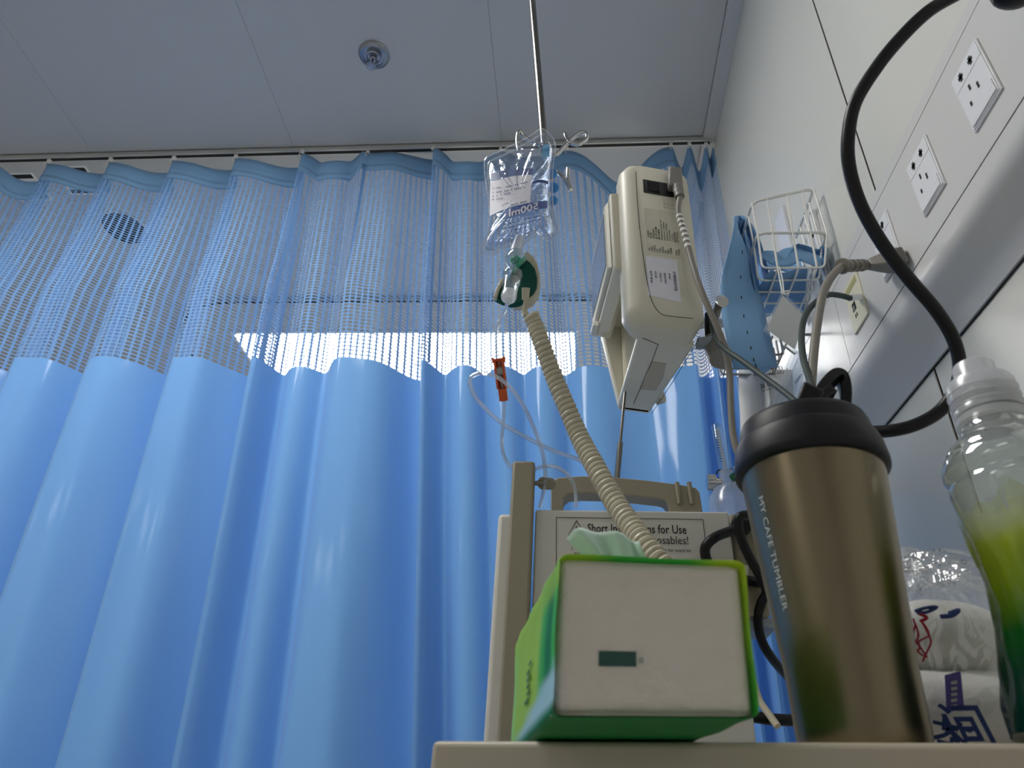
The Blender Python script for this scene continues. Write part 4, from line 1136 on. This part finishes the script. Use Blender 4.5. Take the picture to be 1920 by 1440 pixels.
MB().hexa([LM(*q) for q in ((-.088, .045, 0), (0, .045, 0), (0, .250, 0), (-.058, .250, 0), (-.088, .045, .014), (0, .045, .014), (0, .250, .014), (-.058, .250, .014))]).build('base_casing', M['beige'], mo, bevel=.005, seg=3)
MB().hexa([LM(*q) for q in ((-.058, .236, 0), (0, .236, 0), (0, .252, 0), (-.056, .252, 0), (-.090, .236, .17), (0, .236, .17), (0, .252, .17), (-.088, .252, .17))]).build('far_casing', M['beige'], mo, bevel=.004, seg=3)
MB().hexa(lbox(-.100, -.03, .03, .25, .168, .325)).build('upper_casing', M['beige_dark'], mo, bevel=.006, seg=3)
MB().hexa(lbox(-.050, -.0448, .05, .235, .016, .168)).build('tray_lining', mat('tray_gloss', rgb(226, 221, 200), .12, coat=.5), mo, bevel=.001)
# tilted display block
db = MB(); near = [(1143, 361), (1168, 361), (1177, 509), (1152, 500)]
def on_local(px, py, axis, val):
    r = Vector(ray(px, py)); n_ = (EX, EY, EZ)[axis]; o_ = Vector((0, 0, H))
    t = (RB + n_ * val - o_).dot(n_) / r.dot(n_); return o_ + r * t
nb = [on_local(px, py, 1, .028) for px, py in near]
fb = [LM(-.104, .215, .300), LM(-.080, .215, .300), LM(-.080, .215, .122), LM(-.104, .215, .122)]
disp = MB().loft([nb, fb]).build('display_block', M['beige'], mo, bevel=.004, seg=3)
def quad_lerp(q4, u, v): return (q4[0] * (1 - u) + q4[1] * u) * (1 - v) + (q4[3] * (1 - u) + q4[2] * u) * v
lf = [nb[0], fb[0], fb[3], nb[3]]          # left face: near top, far top, far bottom, near bottom
nl = (lf[1] - lf[0]).cross(lf[3] - lf[0]).normalized()
if nl.dot(EX) > 0: nl = -nl
def face_pt(u, v, d): return quad_lerp(lf, u, v) + nl * d
MB().loft([[face_pt(u, v, .0002) for u, v in ((.06, .05), (.97, .05), (.97, .95), (.06, .95))], [face_pt(u, v, .007) for u, v in ((.10, .09), (.94, .09), (.94, .92), (.10, .92))]]).build('screen_bezel', M['beige_dark'], disp, bevel=.002)
MB().loft([[face_pt(u, v, .0071) for u, v in ((.14, .16), (.90, .16), (.90, .84), (.14, .84))], [face_pt(u, v, .0082) for u, v in ((.14, .16), (.90, .16), (.90, .84), (.14, .84))]]).build('screen', M['screen'], disp)
MB().loft([[face_pt(u, v, .0) for u, v in ((.80, .955), (.98, .955), (.98, 1.02), (.80, 1.02))], [face_pt(u, v, .010) for u, v in ((.82, .95), (.97, .95), (.97, 1.0), (.82, 1.0))]]).build('screen_latch', M['grey_beige'], disp, bevel=.001)
MB().tube([LM(-.108, .0275, .108 + .012), LM(-.108, .0265, .108 + .012)], .003, 12).build('pivot_screw', M['beige_dark'], disp, smooth=True)
MB().hexa([LM(*q) for q in ((-.100, .06, .150), (-.085, .06, .150), (-.078, .21, .118), (-.096, .21, .118), (-.100, .06, .170), (-.085, .06, .170), (-.078, .21, .170), (-.096, .21, .170))]).build('screen_hinge', M['beige_dark'], mo, bevel=.003)
MB().hexa(lbox(-.082, -.080, .06, .22, .158, .1605)).build('tray_gap', M['hole'], mo)
# seam of the side panel, print window, lower drawer seam
pn = [(1192, 321), (1197, 400), (1206, 480), (1217, 545), (1226, 572), (1238, 587), (1252, 592), (1300, 597), (1311, 601), (1306, 650)]
MB().tube(spline([on_local(px, py, 1, -.0004) for px, py in pn[:8]], 5), .0005, 5).build('panel_seam', M['hole'], mo)
sm = MB()
def und(px, py, d=-.0004): return on_local(px, py, 2, d)
sm.tube([und(1310, 636), und(1262, 715), und(1222, 775)], .0005, 5)
sm.tube([und(1205, 634), und(1234, 646), und(1222, 678), und(1188, 757)], .0005, 5)
sm.build('drawer_seam', M['hole'], mo)
MB().grid([[und(1222, 678, -.0006), und(1249, 682, -.0006)], [und(1214, 706, -.0006), und(1243, 708, -.0006)], [und(1201, 730, -.0006), und(1230, 732, -.0006)]]).build('amber_window', M['window_amber'], mo, solid=.0008)
# power inlet, switch
pw = MB(); 
MB().hexa(lbox(-.0815, -.030, -.0015, .004, .262, .293)).build('inlet_frame', M['black'], mo, bevel=.001)
MB().hexa([LM(*q) for q in ((-.0765, -.0020, .266), (-.0545, -.0045, .266), (-.0545, .002, .266), (-.0765, .002, .266), (-.0765, -.0020, .289), (-.0545, -.0045, .289), (-.0545, .002, .289), (-.0765, .002, .289))]).build('rocker_switch', M['lid'], mo, bevel=.001)
MB().hexa(lbox(-.026, .0045, .012, .055, .02, .318)).build('rear_rib', M['beige_dark'], mo, bevel=.004)
mv = MB()
for k in range(7): mv.hexa(lbox(.0002, .0052, .020, .034, .150 + k * .0075, .1535 + k * .0075))
mv.build('vent_slots', M['hole'], mo)
# plates and lettering
def plab(name, x0, x1, z0, z1, m_, skew=0): return MB().hexa([LM(*q) for q in ((x0, -.0006, z0), (x1, -.0006, z0 - skew), (x1, .001, z0 - skew), (x0, .001, z0), (x0, -.0006, z1), (x1, -.0006, z1), (x1, .001, z1), (x0, .001, z1))]).build(name, m_, mo)
plab('rating_plate', -.082, -.027, .128, .226, mat('rating_plate', rgb(212, 208, 192), .4))
plab('white_sticker', -.0855, -.036, .044, .122, M['label'], .004)
plab('fuse_label', -.050, -.030, .235, .256, mat('fuse_plate', rgb(210, 206, 190), .4))
rows_ = ['产品名称', '型号', '注册证编号', '生产日期', '医疗器械', 'Philips Medizin Systeme Boeblingen GmbH', 'Hewlett-Packard-Str. 2, 71034 Boeblingen', 'Hewlett-Packard-Str. 2, 71034 Boeblingen', '100-240V 50/60Hz', '1.3-0.7A', '售后服务单位', '生产许可证号']
wid = [.016, .012, .022, .026, .022, .043, .040, .038, .024, .016, .022, .022]
for k, (s_, w_) in enumerate(zip(rows_, wid)):
    x = -.0775 + k * .0043
    text(s_, .0036, LM(x, -.0009, .160), (0, 0, 1), -EX, M['ink'], mo, width=w_, bold=.008)
    if k not in (9,): text('产品标准'[: 2 + k % 3], .0036, LM(x, -.0009, .132), (0, 0, 1), -EX, M['ink'], mo, bold=.008)
for k, (s_, w_) in enumerate((('妇产医院固定资产标签', .038), ('资产编号', .012), ('设备名称 监护仪', .022), ('使用科室 产科', .020), ('启用日期', .013), ('资产类别', .024))):
    text(s_, .0052 if k == 0 else .0034, LM(-.0445 - k * .0072, -.0009, .093 if k else .098), (0, 0, -1), EX, M['ink'], mo, width=w_, bold=.01)
for k in range(3): text('T 2A', .003, LM(-.046 + k * .006, -.0009, .238), (0, 0, 1), -EX, M['ink'], mo)
# wall arm
wa = MB()
q = PY(1345, 570, RB.y + .12)
hubp = LM(.028, .10, .05)
MB().hexa(lbox(.0, .018, .06, .19, .08, .20)).build('mount_plate', M['clamp_grey'], mo, bevel=.003)
wp = PX(1412, 604, XW)
MB().tube([LM(.015, .12, .10), wp], .010, 14).build('wall_arm', M['grey'], mo, smooth=True)
MB().box((XW - .010, wp.y - .03, wp.z - .04), (XW - .0005, wp.y + .03, wp.z + .04)).build('wall_plate', M['clamp_grey'], mo, bevel=.002)
k0, k1 = P(1336, 640, 1.10), P(1353, 672, 1.06)
MB().tube([k0, k0.lerp(k1, .3), k0.lerp(k1, .32), k0.lerp(k1, .45), k0.lerp(k1, .47), k1], [.016, .016, .0145, .0145, .0175, .018], 28).build('clamp_knob', M['grey'], mo, smooth=True)
MB().tube([P(1333, 590, 1.13), P(1336, 640, 1.10)], [.010, .012], 16).build('knob_shaft', M['rubber'], mo, smooth=True)
MB().tube([P(1351, 563, 1.16), P(1356, 566, 1.13)], .0085, 18).build('peg', M['white'], mo, smooth=True)
MB().tube([P(1338, 604, 1.15), P(1351, 563, 1.16)], .0065, 12).build('peg_stem', M['grey'], mo, smooth=True)
MB().hexa([P(*q) for q in ((1303, 655, 1.08), (1330, 655, 1.08), (1330, 655, 1.16), (1303, 655, 1.16), (1308, 632, 1.08), (1338, 630, 1.08), (1338, 630, 1.16), (1308, 632, 1.16))]).build('clamp_jaw', M['clamp_grey'], mo, bevel=.002)
MB().tube([LM(.02, .235, .03), LM(.012, .245, .03)], .012, 12).build('rear_foot', M['beige_dark'], mo, smooth=True)

# mains lead of the monitor
ml = empty('monitor_lead', 'grey mains lead plugged into the top of the monitor, hanging down', 'cable', P(1262, 350, 1.0))
plg = [on_local(px, py, 1, -.010) for px, py in ((1255, 325), (1274, 325), (1277, 356), (1258, 348))]
MB().hexa([LM(*q) for q in ((-.044, -.016, .272), (-.018, -.016, .276), (-.018, .0, .276), (-.040, .0, .272), (-.040, -.018, .318), (-.018, -.018, .318), (-.018, -.0005, .318), (-.040, -.0005, .318))]).build('plug_body', M['grey'], ml, bevel=.003)
rl = [LM(-.028, -.012, .276), LM(-.0275, -.014, .262), LM(-.0265, -.015, .248)]
rp = MB(); rp.tube(rl, [.0085, .0078, .0065], 14)
for k in range(3):
    q = rl[0].lerp(rl[2], .15 + .34 * k); rp.tube([q, q + (rl[2] - rl[0]) * .14], .0088 - k * .0006, 14)
rp.build('strain_relief', M['grey'], ml, smooth=True)
lead = spline([rl[2]] + [P(*q) for q in ((1272, 396, 1.125), (1281, 430, 1.105), (1292, 470, 1.08), (1306, 520, 1.045), (1322, 562, 1.02), (1344, 612, 1.0), (1360, 655, .99), (1368, 700, .98), (1370, 760, .95), (1375, 820, .92), (1388, 860, .9), (1420, 930, .88), (1480, 1040, .88))], 8)
MB().tube(lead, .0046, 10).build('cord', M['grey_cable'], ml, smooth=True)
wr = MB()
i0, i1 = 10, 24
for k in range(i0, i1, 2):
    wr.tube([lead[k], lead[k] + (lead[k + 1] - lead[k]) * .9], .0053, 12)
wr.build('white_marker_sleeve', M['white'], ml, smooth=True)
cable('signal_cable', [(1318, 556, 1.12), (1332, 590, 1.06), (1340, 630, 1.02), (1360, 655, .97), (1385, 672, .93), (1430, 705, .88), (1470, 735, .83), (1498, 760, .79), (1530, 800, .75)], .0038, M['green_cable'], 'thin dark green cable running from the monitor behind the tumbler lid')

# ------------------------------------------------------------------ wall rail, wire basket, straps, card
rs = empty('wall_strip', 'bright aluminium mounting strip on the wall behind the wire basket', 'rail', PX(1505, 400, XW))
s0, s1 = PX(1500, 366, XW).y, PX(1523, 366, XW).y
ztp, zbt = H + 1.19, H + .60
def strip(ya, yb, z0, z1, th): return MB().box((XW - th, min(ya, yb), z0), (XW - .0003, max(ya, yb), z1))
sw_ = s0 - s1
strip(s0, s1, zbt, ztp, .006).build('base_strip', M['strip'], rs, bevel=.001)
strip(s0 - sw_ * .12, s0 - sw_ * .26, zbt, ztp, .011).build('groove_rib', M['white'], rs, bevel=.001)
strip(s0 - sw_ * .72, s0 - sw_ * .88, zbt, ztp, .011).build('groove_rib', M['white'], rs, bevel=.001)
q1, q2 = PX(1460, 420, XW), PX(1480, 420, XW)
strip(q1.y, q2.y, zbt, q1.z, .009).build('second_strip', mat('pale_strip', rgb(226, 228, 236), .3), rs, bevel=.001)
MB().lathe([(.0045, 0), (.0045, .002)], (XW - .006, s0 - sw_ * .5, ztp - .05), (-1, 0, 0), n=14).build('screw', M['hole'], rs)

bk = empty('wire_basket', 'white wire basket hung on the wall holding blue straps', 'basket', PY(1480, 500, 1.07))
BYN = 1.07
A_, B_, C_, E_ = PY(1410, 379, BYN), PY(1526, 353, BYN), PY(1420, 437, BYN), PY(1552, 436, BYN)
dep = .21
XR = min(B_.x, XW - .014)
def sh_(p, dy, dz=0): return Vector((p.x, p.y + dy, p.z + dz))
up = rounded([A_, B_, sh_(B_, dep), sh_(A_, dep)], .02, 5, closed=True)
MB().tube(up, .0032, 8, closed=True).build('upper_rim', M['wire'], bk, smooth=True)
lo_ = rounded([C_, E_, sh_(E_, dep), sh_(C_, dep)], .02, 5, closed=True)
MB().tube(lo_, .0032, 8, closed=True).build('lower_rim', M['wire'], bk, smooth=True)
zbm = PY(1490, 503, BYN).z
near_w = [((1439, 376), (1448, 433), (1457, 497)), ((1477, 366), (1486, 433), (1496, 497)), ((1504, 360), (1519, 433), (1531, 497))]
wx = []
for t0, t1, t2 in near_w:
    p0, p1, p2 = PY(*t0, BYN), PY(*t1, BYN - .002), PY(*t2, BYN)
    p0 = A_.lerp(B_, (p0.x - A_.x) / (B_.x - A_.x)); p1.y = BYN - .001
    p2.z = zbm; p3 = sh_(p2, dep - .012); p4 = Vector((p1.x, BYN + dep, p1.z)); p5 = sh_(p0, dep)
    wx.append(p2.x)
    MB().tube(rounded([p0, p1, p2, p3, p4, p5], .012, 4), .0021, 7).build('long_wire', M['wire'], bk, smooth=True)
xl, xr = PY(1430, 503, BYN).x, PY(1547, 503, BYN).x
for k in range(6):
    y = BYN + .002 + k * .036
    l1 = Vector((C_.x + .001, y, C_.z)); l0 = Vector((A_.x, y, A_.z)); r1 = Vector((E_.x - .001, y, E_.z)); r0 = Vector((B_.x, y, B_.z))
    MB().tube(rounded([l0, l1, Vector((xl, y, zbm + .003)), Vector((xr, y, zbm + .003)), r1, r0], .012, 4), .0021, 7).build('cross_wire', M['wire'], bk, smooth=True)
for yy in (BYN + .05, BYN + .16):
    MB().tube([Vector((E_.x - .002, yy, E_.z)), Vector((XW - .001, yy, E_.z + .004))], .004, 8).build('wall_hook', M['wire'], bk, smooth=True)

def ribbon(path, wdir, w_, name, label, th=.0016, n=8, holes=False, cat='strap', group=None, widths=None):
    pts = spline(path, n); rows = []; m_ = MB(); N_ = []
    for i, p in enumerate(pts):
        t = (pts[min(i + 1, len(pts) - 1)] - pts[max(i - 1, 0)]).normalized()
        wv = Vector(wdir(i / (len(pts) - 1))) if callable(wdir) else Vector(wdir)
        wv = (wv - t * wv.dot(t)).normalized(); N_.append(t.cross(wv))
        ww = w_ * (widths(i / (len(pts) - 1)) if widths else 1)
        rows.append([p + wv * (ww * (k / 6 - .5)) for k in range(7)])
    m_.grid(rows)
    o = m_.build(name, M['strap'], None, smooth=True, angle=180, solid=th)
    tag(o, label, cat, group)
    if holes:
        hb = MB()
        for i in range(int(len(rows) * .15), len(rows), 5):
            c_ = rows[i][3]; t = (rows[min(i + 1, len(rows) - 1)][3] - rows[i - 1][3]).normalized(); wv = (rows[i][6] - rows[i][0]).normalized()
            for sg in (-1, 1):
                q = c_ + N_[i] * sg * (th * .5 + .0006)
                hb.add([q + t * .0042 + wv * .001, q + t * .0042 - wv * .001, q - t * .0042 - wv * .001, q - t * .0042 + wv * .001], [(0, 1, 2, 3)])
        hb.build('buttonhole', M['dark'], o, solid=.0003)
    return o
# strap hanging over the left rim: up inside, over the rim, down outside
ymid = 1.17
S_in = [Vector((A_.x + .030, ymid + .01, zbm + .03)), Vector((A_.x + .022, ymid, A_.z - .06)), Vector((A_.x + .006, ymid, A_.z + .004)), Vector((A_.x - .008, ymid, A_.z + .002))]
S_out = [P(1392, 452, 1.47), P(1388, 520, 1.43), P(1392, 580, 1.38), P(1402, 630, 1.33), P(1412, 672, 1.29), P(1418, 690, 1.28)]
def wd(t):
    a = min(1, max(0, (t - .35) / .4)); return Vector((.30 * a, 1 - .55 * a, 0)).normalized() if t < .98 else Vector((.55, .8, .1))
ribbon(S_in + S_out, lambda t: Vector((min(1, max(0, (t - .3) / .35)) * .95 + .02, 1 - min(1, max(0, (t - .3) / .35)) * .75, .18 * min(1, max(0, (t - .3) / .35)))), .088, 'blue_strap', 'long light blue strap with slots hanging over the left side of the basket', holes=True)
ribbon([P(1400, 440, 1.52), P(1416, 520, 1.47), P(1430, 590, 1.42), P(1442, 640, 1.37), P(1440, 672, 1.34), P(1425, 690, 1.33)], lambda t: Vector((.55, 1, .1)), .05, 'blue_strap', 'second layer of blue strap behind the long hanging one')
yb = BYN + .06
def bp(px, py, dy=0): return PY(px, py, BYN + dy)
ribbon([bp(1432, 486, .03), bp(1446, 482, .03), bp(1466, 488, .028), bp(1488, 476, .03), bp(1512, 482, .03), bp(1540, 492, .03)], (0, .35, 1), .055, 'blue_strap', 'folded blue strap lying across the front of the basket')
ribbon([bp(1460, 512, .055), bp(1474, 484, .06), bp(1490, 470, .062), bp(1520, 478, .062), bp(1540, 482, .060), bp(1536, 512, .058)], (0, 1, .35), .06, 'blue_strap', 'blue strap folded into a peak inside the basket, at its right')
ribbon([Vector((xl + .006, 1.16, zbm + .016)), Vector((xl + .04, 1.165, zbm + .010)), Vector((xl + .08, 1.16, zbm + .018)), Vector((xr - .012, 1.155, zbm + .012))], (0, 1, .12), .165, 'blue_strap', 'blue strap lying flat on the bottom wires of the basket')
ribbon([bp(1428, 500, .165), bp(1450, 492, .17), bp(1480, 500, .17), bp(1505, 494, .165)], (0, .4, 1), .06, 'blue_strap', 'darker folded blue strap at the back of the basket', th=.002)
# tie and card
cd = empty('hanging_card', 'blank white card in a clear sleeve tied to the wire basket', 'card', bp(1467, 548, -.01))
yc0 = BYN - .012
crn = [(1466, 546), (1513, 591), (1493, 664), (1431, 620)]
pts = [PY(px, py, yc0) for px, py in crn]
nrm_ = (pts[1] - pts[0]).cross(pts[3] - pts[0]).normalized()
if nrm_.y > 0: nrm_ = -nrm_
cc = sum(pts, Vector()) / 4
MB().prism([cc + (p - cc) * .86 - nrm_ * .0005 for p in pts], nrm_ * .001).build('white_card', cloth('card_paper', rgb(240, 238, 234), .45, 0), cd)
MB().prism([p - nrm_ * .0012 for p in pts], nrm_ * .0024).build('clear_sleeve', M['sleeve'], cd)
tie = MB()
for dx in (0, 5): tie.tube(spline([PY(1458 + dx * .6, 500, BYN - .004), PY(1462 + dx, 524, BYN - .008), PY(1467 + dx * .5, 550, yc0)], 4), .0014, 6)
tie.tube(spline([PY(1466, 552, yc0 - .002), PY(1474, 546, yc0 - .004), PY(1479, 546, yc0 - .002), PY(1473, 552, yc0 - .003), PY(1464, 548, yc0 - .002)], 4), .0016, 6)
tie.build('white_tie', M['white'], cd, smooth=True)

# lower wire tray
tr_ = empty('wire_tray', 'grey wire tray on the wall below the white basket', 'basket', PY(1440, 690, 1.2))
zt_ = PY(1460, 665, 1.15).z
xr2 = PZ(1470, 665, zt_).x
for k, (py, x0, x1) in enumerate(((665, 1400, 1469), (678, 1380, 1462), (691, 1346, 1457), (702, 1352, 1450))):
    a, b = PZ(x0, py, zt_), PZ(x1, py, zt_); b.y = a.y
    MB().tube(rounded([a + Vector((0, 0, .05)), a, b, b + Vector((0, 0, .05))], .01, 4), .0022, 7).build('cross_wire', M['wire_grey'], tr_, smooth=True)
for px in (1360, 1425, 1455):
    a = PZ(px, 691, zt_); MB().tube([Vector((a.x, 1.09, zt_)), Vector((a.x, PZ(1400, 704, zt_).y, zt_))], .0018, 6).build('long_wire', M['wire_grey'], tr_, smooth=True)
yA = PZ(1400, 665, zt_).y; a = PZ(1469, 665, zt_)
MB().tube([Vector((a.x, yA, zt_ + .048)), Vector((XW - .001, yA, zt_ + .048))], .003, 8).build('wall_hook', M['wire_grey'], tr_, smooth=True)

# white printed paper bag under the tray, clear sleeve beside it
PYB = 1.22
pb_ = empty('paper_packet', 'white printed packet hanging under the wire tray behind the tumbler', 'packet', PY(1430, 760, PYB))
cols_ = [1384, 1396, 1410, 1420, 1428, 1438, 1452, 1470, 1486]
rows = []
for r_ in range(9):
    py = 694 + r_ * 30; row = []
    for k, px in enumerate(cols_):
        row.append(PY(px + r_ * 1.2, py, PYB + (.012 if k in (3, 4) else 0) + .003 * math.sin(k * 2 + r_ * .4) + .0008 * r_))
    rows.append(row)
MB().grid(rows).build('packet_sheet', M['paper'], pb_, smooth=True, solid=.003, angle=180)
UXp = (PY(1464, 700, PYB) - PY(1438, 703, PYB)).normalized()
text('ALIAN', .011, PY(1441, 704, PYB - .004), UXp, (0, 0, 1), M['ink'], pb_)
text('(大连)', .012, PY(1439, 696, PYB - .004), UXp, (0, 0, 1), M['ink'], pb_, bold=.01)
text('DHL PRO 400 y', .014, PY(1427, 729, PYB - .006), (PY(1456, 721, PYB) - PY(1427, 729, PYB)), (0, 0, 1), M['ink'], pb_, bold=.02, width=.034)
text('MATERNITY CARE', .005, PY(1428, 735, PYB - .006), (PY(1456, 727, PYB) - PY(1427, 735, PYB)), (0, 0, 1), M['ink'], pb_)
MB().tube(spline([PY(1434, 696, PYB - .003), PY(1441, 740, PYB - .003), PY(1448, 800, PYB - .003)], 5), .002, 6).build('glossy_crease', M['white'], pb_, smooth=True)
cs_ = empty('clear_sleeve_pack', 'clear plastic sleeves leaning at the trunking end above the tumbler', 'sleeve', P(1480, 720, 1.15))
for k, (dx, dd_) in enumerate(((0, 0), (10, .015), (21, .03))):
    q = [P(1487 + dx * .6, 655 + k * 3, 1.16 + dd_), P(1512 + dx * .4, 660 + k * 3, 1.15 + dd_), P(1476 + dx, 800, 1.10 + dd_), P(1424 + dx, 800, 1.10 + dd_)]
    MB().prism(q, (.0, .010, 0)).build('plastic_sleeve', M['sleeve'], cs_, bevel=.001)
lp_ = P(1490, 657, 1.163); MB().tube(spline([lp_ + Vector((0, .004, -.004)), lp_ + Vector((-.006, .03, .03)), Vector((xr2 - .001, PZ(1469, 665, zt_).y, zt_ + .002))], 6), .0018, 7).build('hanging_loop', M['wire_grey'], cs_, smooth=True)
text('INFANT CARE', .007, P(1492, 722, 1.125), P(1516, 688, 1.125) - P(1492, 722, 1.125), (-.3, 0, 1), M['ink_blue'], cs_)

# plug in the third socket with its cable
gp = empty('grey_plug', 'big grey mains plug in the third power socket', 'plug', TR(TX - .03, .83, .72))
g0 = PX(1668, 496, TX - .006)
g1 = P(1624, 487, g0.length * 0 + 1.02)
body = [(1693, 462), (1628, 494), (1625, 502), (1654, 522), (1680, 516), (1702, 490)]
pf = [PX(px, py, TX - .008) for px, py in ((1689, 462), (1702, 488), (1688, 512), (1660, 508), (1655, 482))]
tip = P(1623, 497, 1.03)
ctrp = sum(pf, Vector()) / 5
r1 = [ctrp + (p - ctrp) * .95 + (tip - ctrp) * .35 for p in pf]; r2_ = [tip + (p - ctrp) * .42 for p in pf]
MB().loft([[p + Vector((.0025, 0, 0)) for p in pf], pf, r1, r2_]).build('plug_body', M['grey_cable'], gp, bevel=.003, seg=3)
tip2 = P(1580, 499, .985)
sr = MB(); sr.tube([tip, tip2], [.0078, .0062], 14)
for k in range(4):
    q = tip.lerp(tip2, .12 + .22 * k); sr.tube([q, q + (tip2 - tip) * .11], .0090, 14)
sr.tube([tip2, tip2 + (tip2 - tip).normalized() * .004], [.0115, .0105], 16)
sr.build('strain_relief', M['grey_cable'], gp, smooth=True)
MB().tube(spline([tip2] + [P(*q) for q in ((1562, 515, .965), (1545, 545, .94), (1535, 590, .91), (1527, 650, .87), (1522, 710, .83), (1520, 770, .79), (1540, 850, .78), (1580, 950, .78))], 8), .0056, 10).build('cord', M['grey_cable'], gp, smooth=True)
dc = empty('data_cable', 'dark green data cable from the yellowed outlet down behind the tumbler', 'cable', PX(1608, 560, TX - .004))
d0, d1 = PX(1612, 557, TX - .0035), P(1594, 559, 1.06)
MB().tube([d0, d1], [.0062, .0062], 4).build('clear_connector', M['frost'], dc)
MB().tube(spline([d1] + [P(*q) for q in ((1575, 554, 1.045), (1552, 553, 1.02), (1528, 568, .99), (1510, 592, .96), (1503, 625, .92), (1505, 665, .87), (1515, 702, .83), (1528, 740, .79), (1560, 830, .77))], 8), .0042, 10).build('cord', M['green_cable'], dc, smooth=True)

# black cord looping in front of the trunking
qk = PX(1905, -18, TX - .022)
bc = empty('extension_cable', 'thick black cable curving from the top edge down behind the tumbler', 'cord', P(1590, 240, .62))
CW = .0058
MB().tube(spline([qk] + [P(*q) for q in ((1890, -55, .66), (1850, -38, .645), (1790, -8, .635), (1740, 22, .63), (1690, 70, .63), (1645, 125, .63), (1605, 190, .63), (1591, 250, .63), (1592, 310, .63), (1612, 380, .63), (1650, 450, .63), (1702, 520, .63), (1752, 578, .63), (1785, 630, .63), (1799, 680, .63), (1793, 725, .63), (1765, 768, .63), (1720, 795, .63), (1668, 808, .635), (1600, 812, .66), (1560, 830, .70))], 8), CW, 14).build('cord', M['rubber'], bc, smooth=True)
MB().ball(qk, (.024, .019, .015), 22).build('plug_end', M['rubber'], bc, smooth=True)
MB().tube([qk, Vector((TX + .0005, qk.y, qk.z))], .010, 14).build('plug_stem', M['rubber'], bc, smooth=True)

# oxygen flowmeter behind the warmer
FY = 1.14
fm = empty('oxygen_flowmeter', 'clear oxygen flowmeter with chrome knob and humidifier jar behind the warmer', 'flowmeter', PY(1365, 900, FY))
f0, f1 = PY(1344, 800, FY), PY(1361, 884, FY)
f0.x = f0.x; axf = f1 - f0
MB().tube([f0 - axf * .06, f0 - axf * .03, f0, f0.lerp(f1, .5), f1], [.004, .0085, .0098, .0108, .0112], 20).build('outer_tube', M['chamber'], fm, smooth=True)
MB().tube([f0.lerp(f1, .05), f1], .0035, 10).build('inner_tube', M['frost'], fm, smooth=True)
sc = MB()
for k in range(12):
    q = f0.lerp(f1, .18 + k * .06) + Vector((-.006, -.0098, 0)); sc.box(q - Vector((.002, .0002, .0005)), q + Vector((.002, .0002, .0005)))
sc.build('scale_marks', M['ink'], fm)
MB().tube([f1, f1 + Vector((0, 0, -.030))], [.012, .013], 18).build('valve_body', M['jar'], fm, smooth=True)
MB().tube(rounded([f1 + Vector((-.017, 0, -.006)), f1 + Vector((-.014, -.004, .001)), f1 + Vector((.010, -.006, .002))], .004, 4), .0012, 6).build('retaining_ring', M['ink'], fm, smooth=True)
MB().tube([f1 + Vector((.008, -.010, -.012)), f1 + Vector((.012, -.012, -.020))], [.007, .006], 14).build('green_insert', mat('oxygen_green', rgb(20, 96, 60), .4), fm, smooth=True)
kz = f1.z - .021
MB().tube([(f1.x - .008, FY, kz), (f1.x - .021, FY, kz)], [.0075, .009], 16).build('knob_neck', M['chrome'], fm, smooth=True)
kb = MB(); kb.tube([(f1.x - .020, FY, kz), (f1.x - .034, FY, kz)], [.0125, .0125], 20)
for k in range(14):
    a = 2 * PI * k / 14; kb.tube([(f1.x - .0205, FY + .0125 * math.cos(a), kz + .0125 * math.sin(a)), (f1.x - .0335, FY + .0125 * math.cos(a), kz + .0125 * math.sin(a))], .0014, 6)
kb.build('chrome_knob', M['chrome'], fm, smooth=True)
MB().tube([(f1.x + .006, FY, kz), (XW - .001, FY, kz)], .007, 14).build('wall_pipe', M['chrome'], fm, smooth=True)
MB().lathe([(.014, 0), (.034, -.006), (.041, -.020), (.043, -.045), (.042, -.115), (.036, -.125), (.0, -.126)], (f1.x + .008, FY, f1.z - .030), n=36).build('humidifier_jar', M['jar'], fm, smooth=True)
MB().tube(rounded([(f1.x + .014, FY, f1.z + .004), (f1.x + .026, FY - .004, f1.z + .016), (f1.x + .034, FY - .004, f1.z + .019)], .006, 4), .0032, 8).build('outlet_spout', M['jar'], fm, smooth=True)
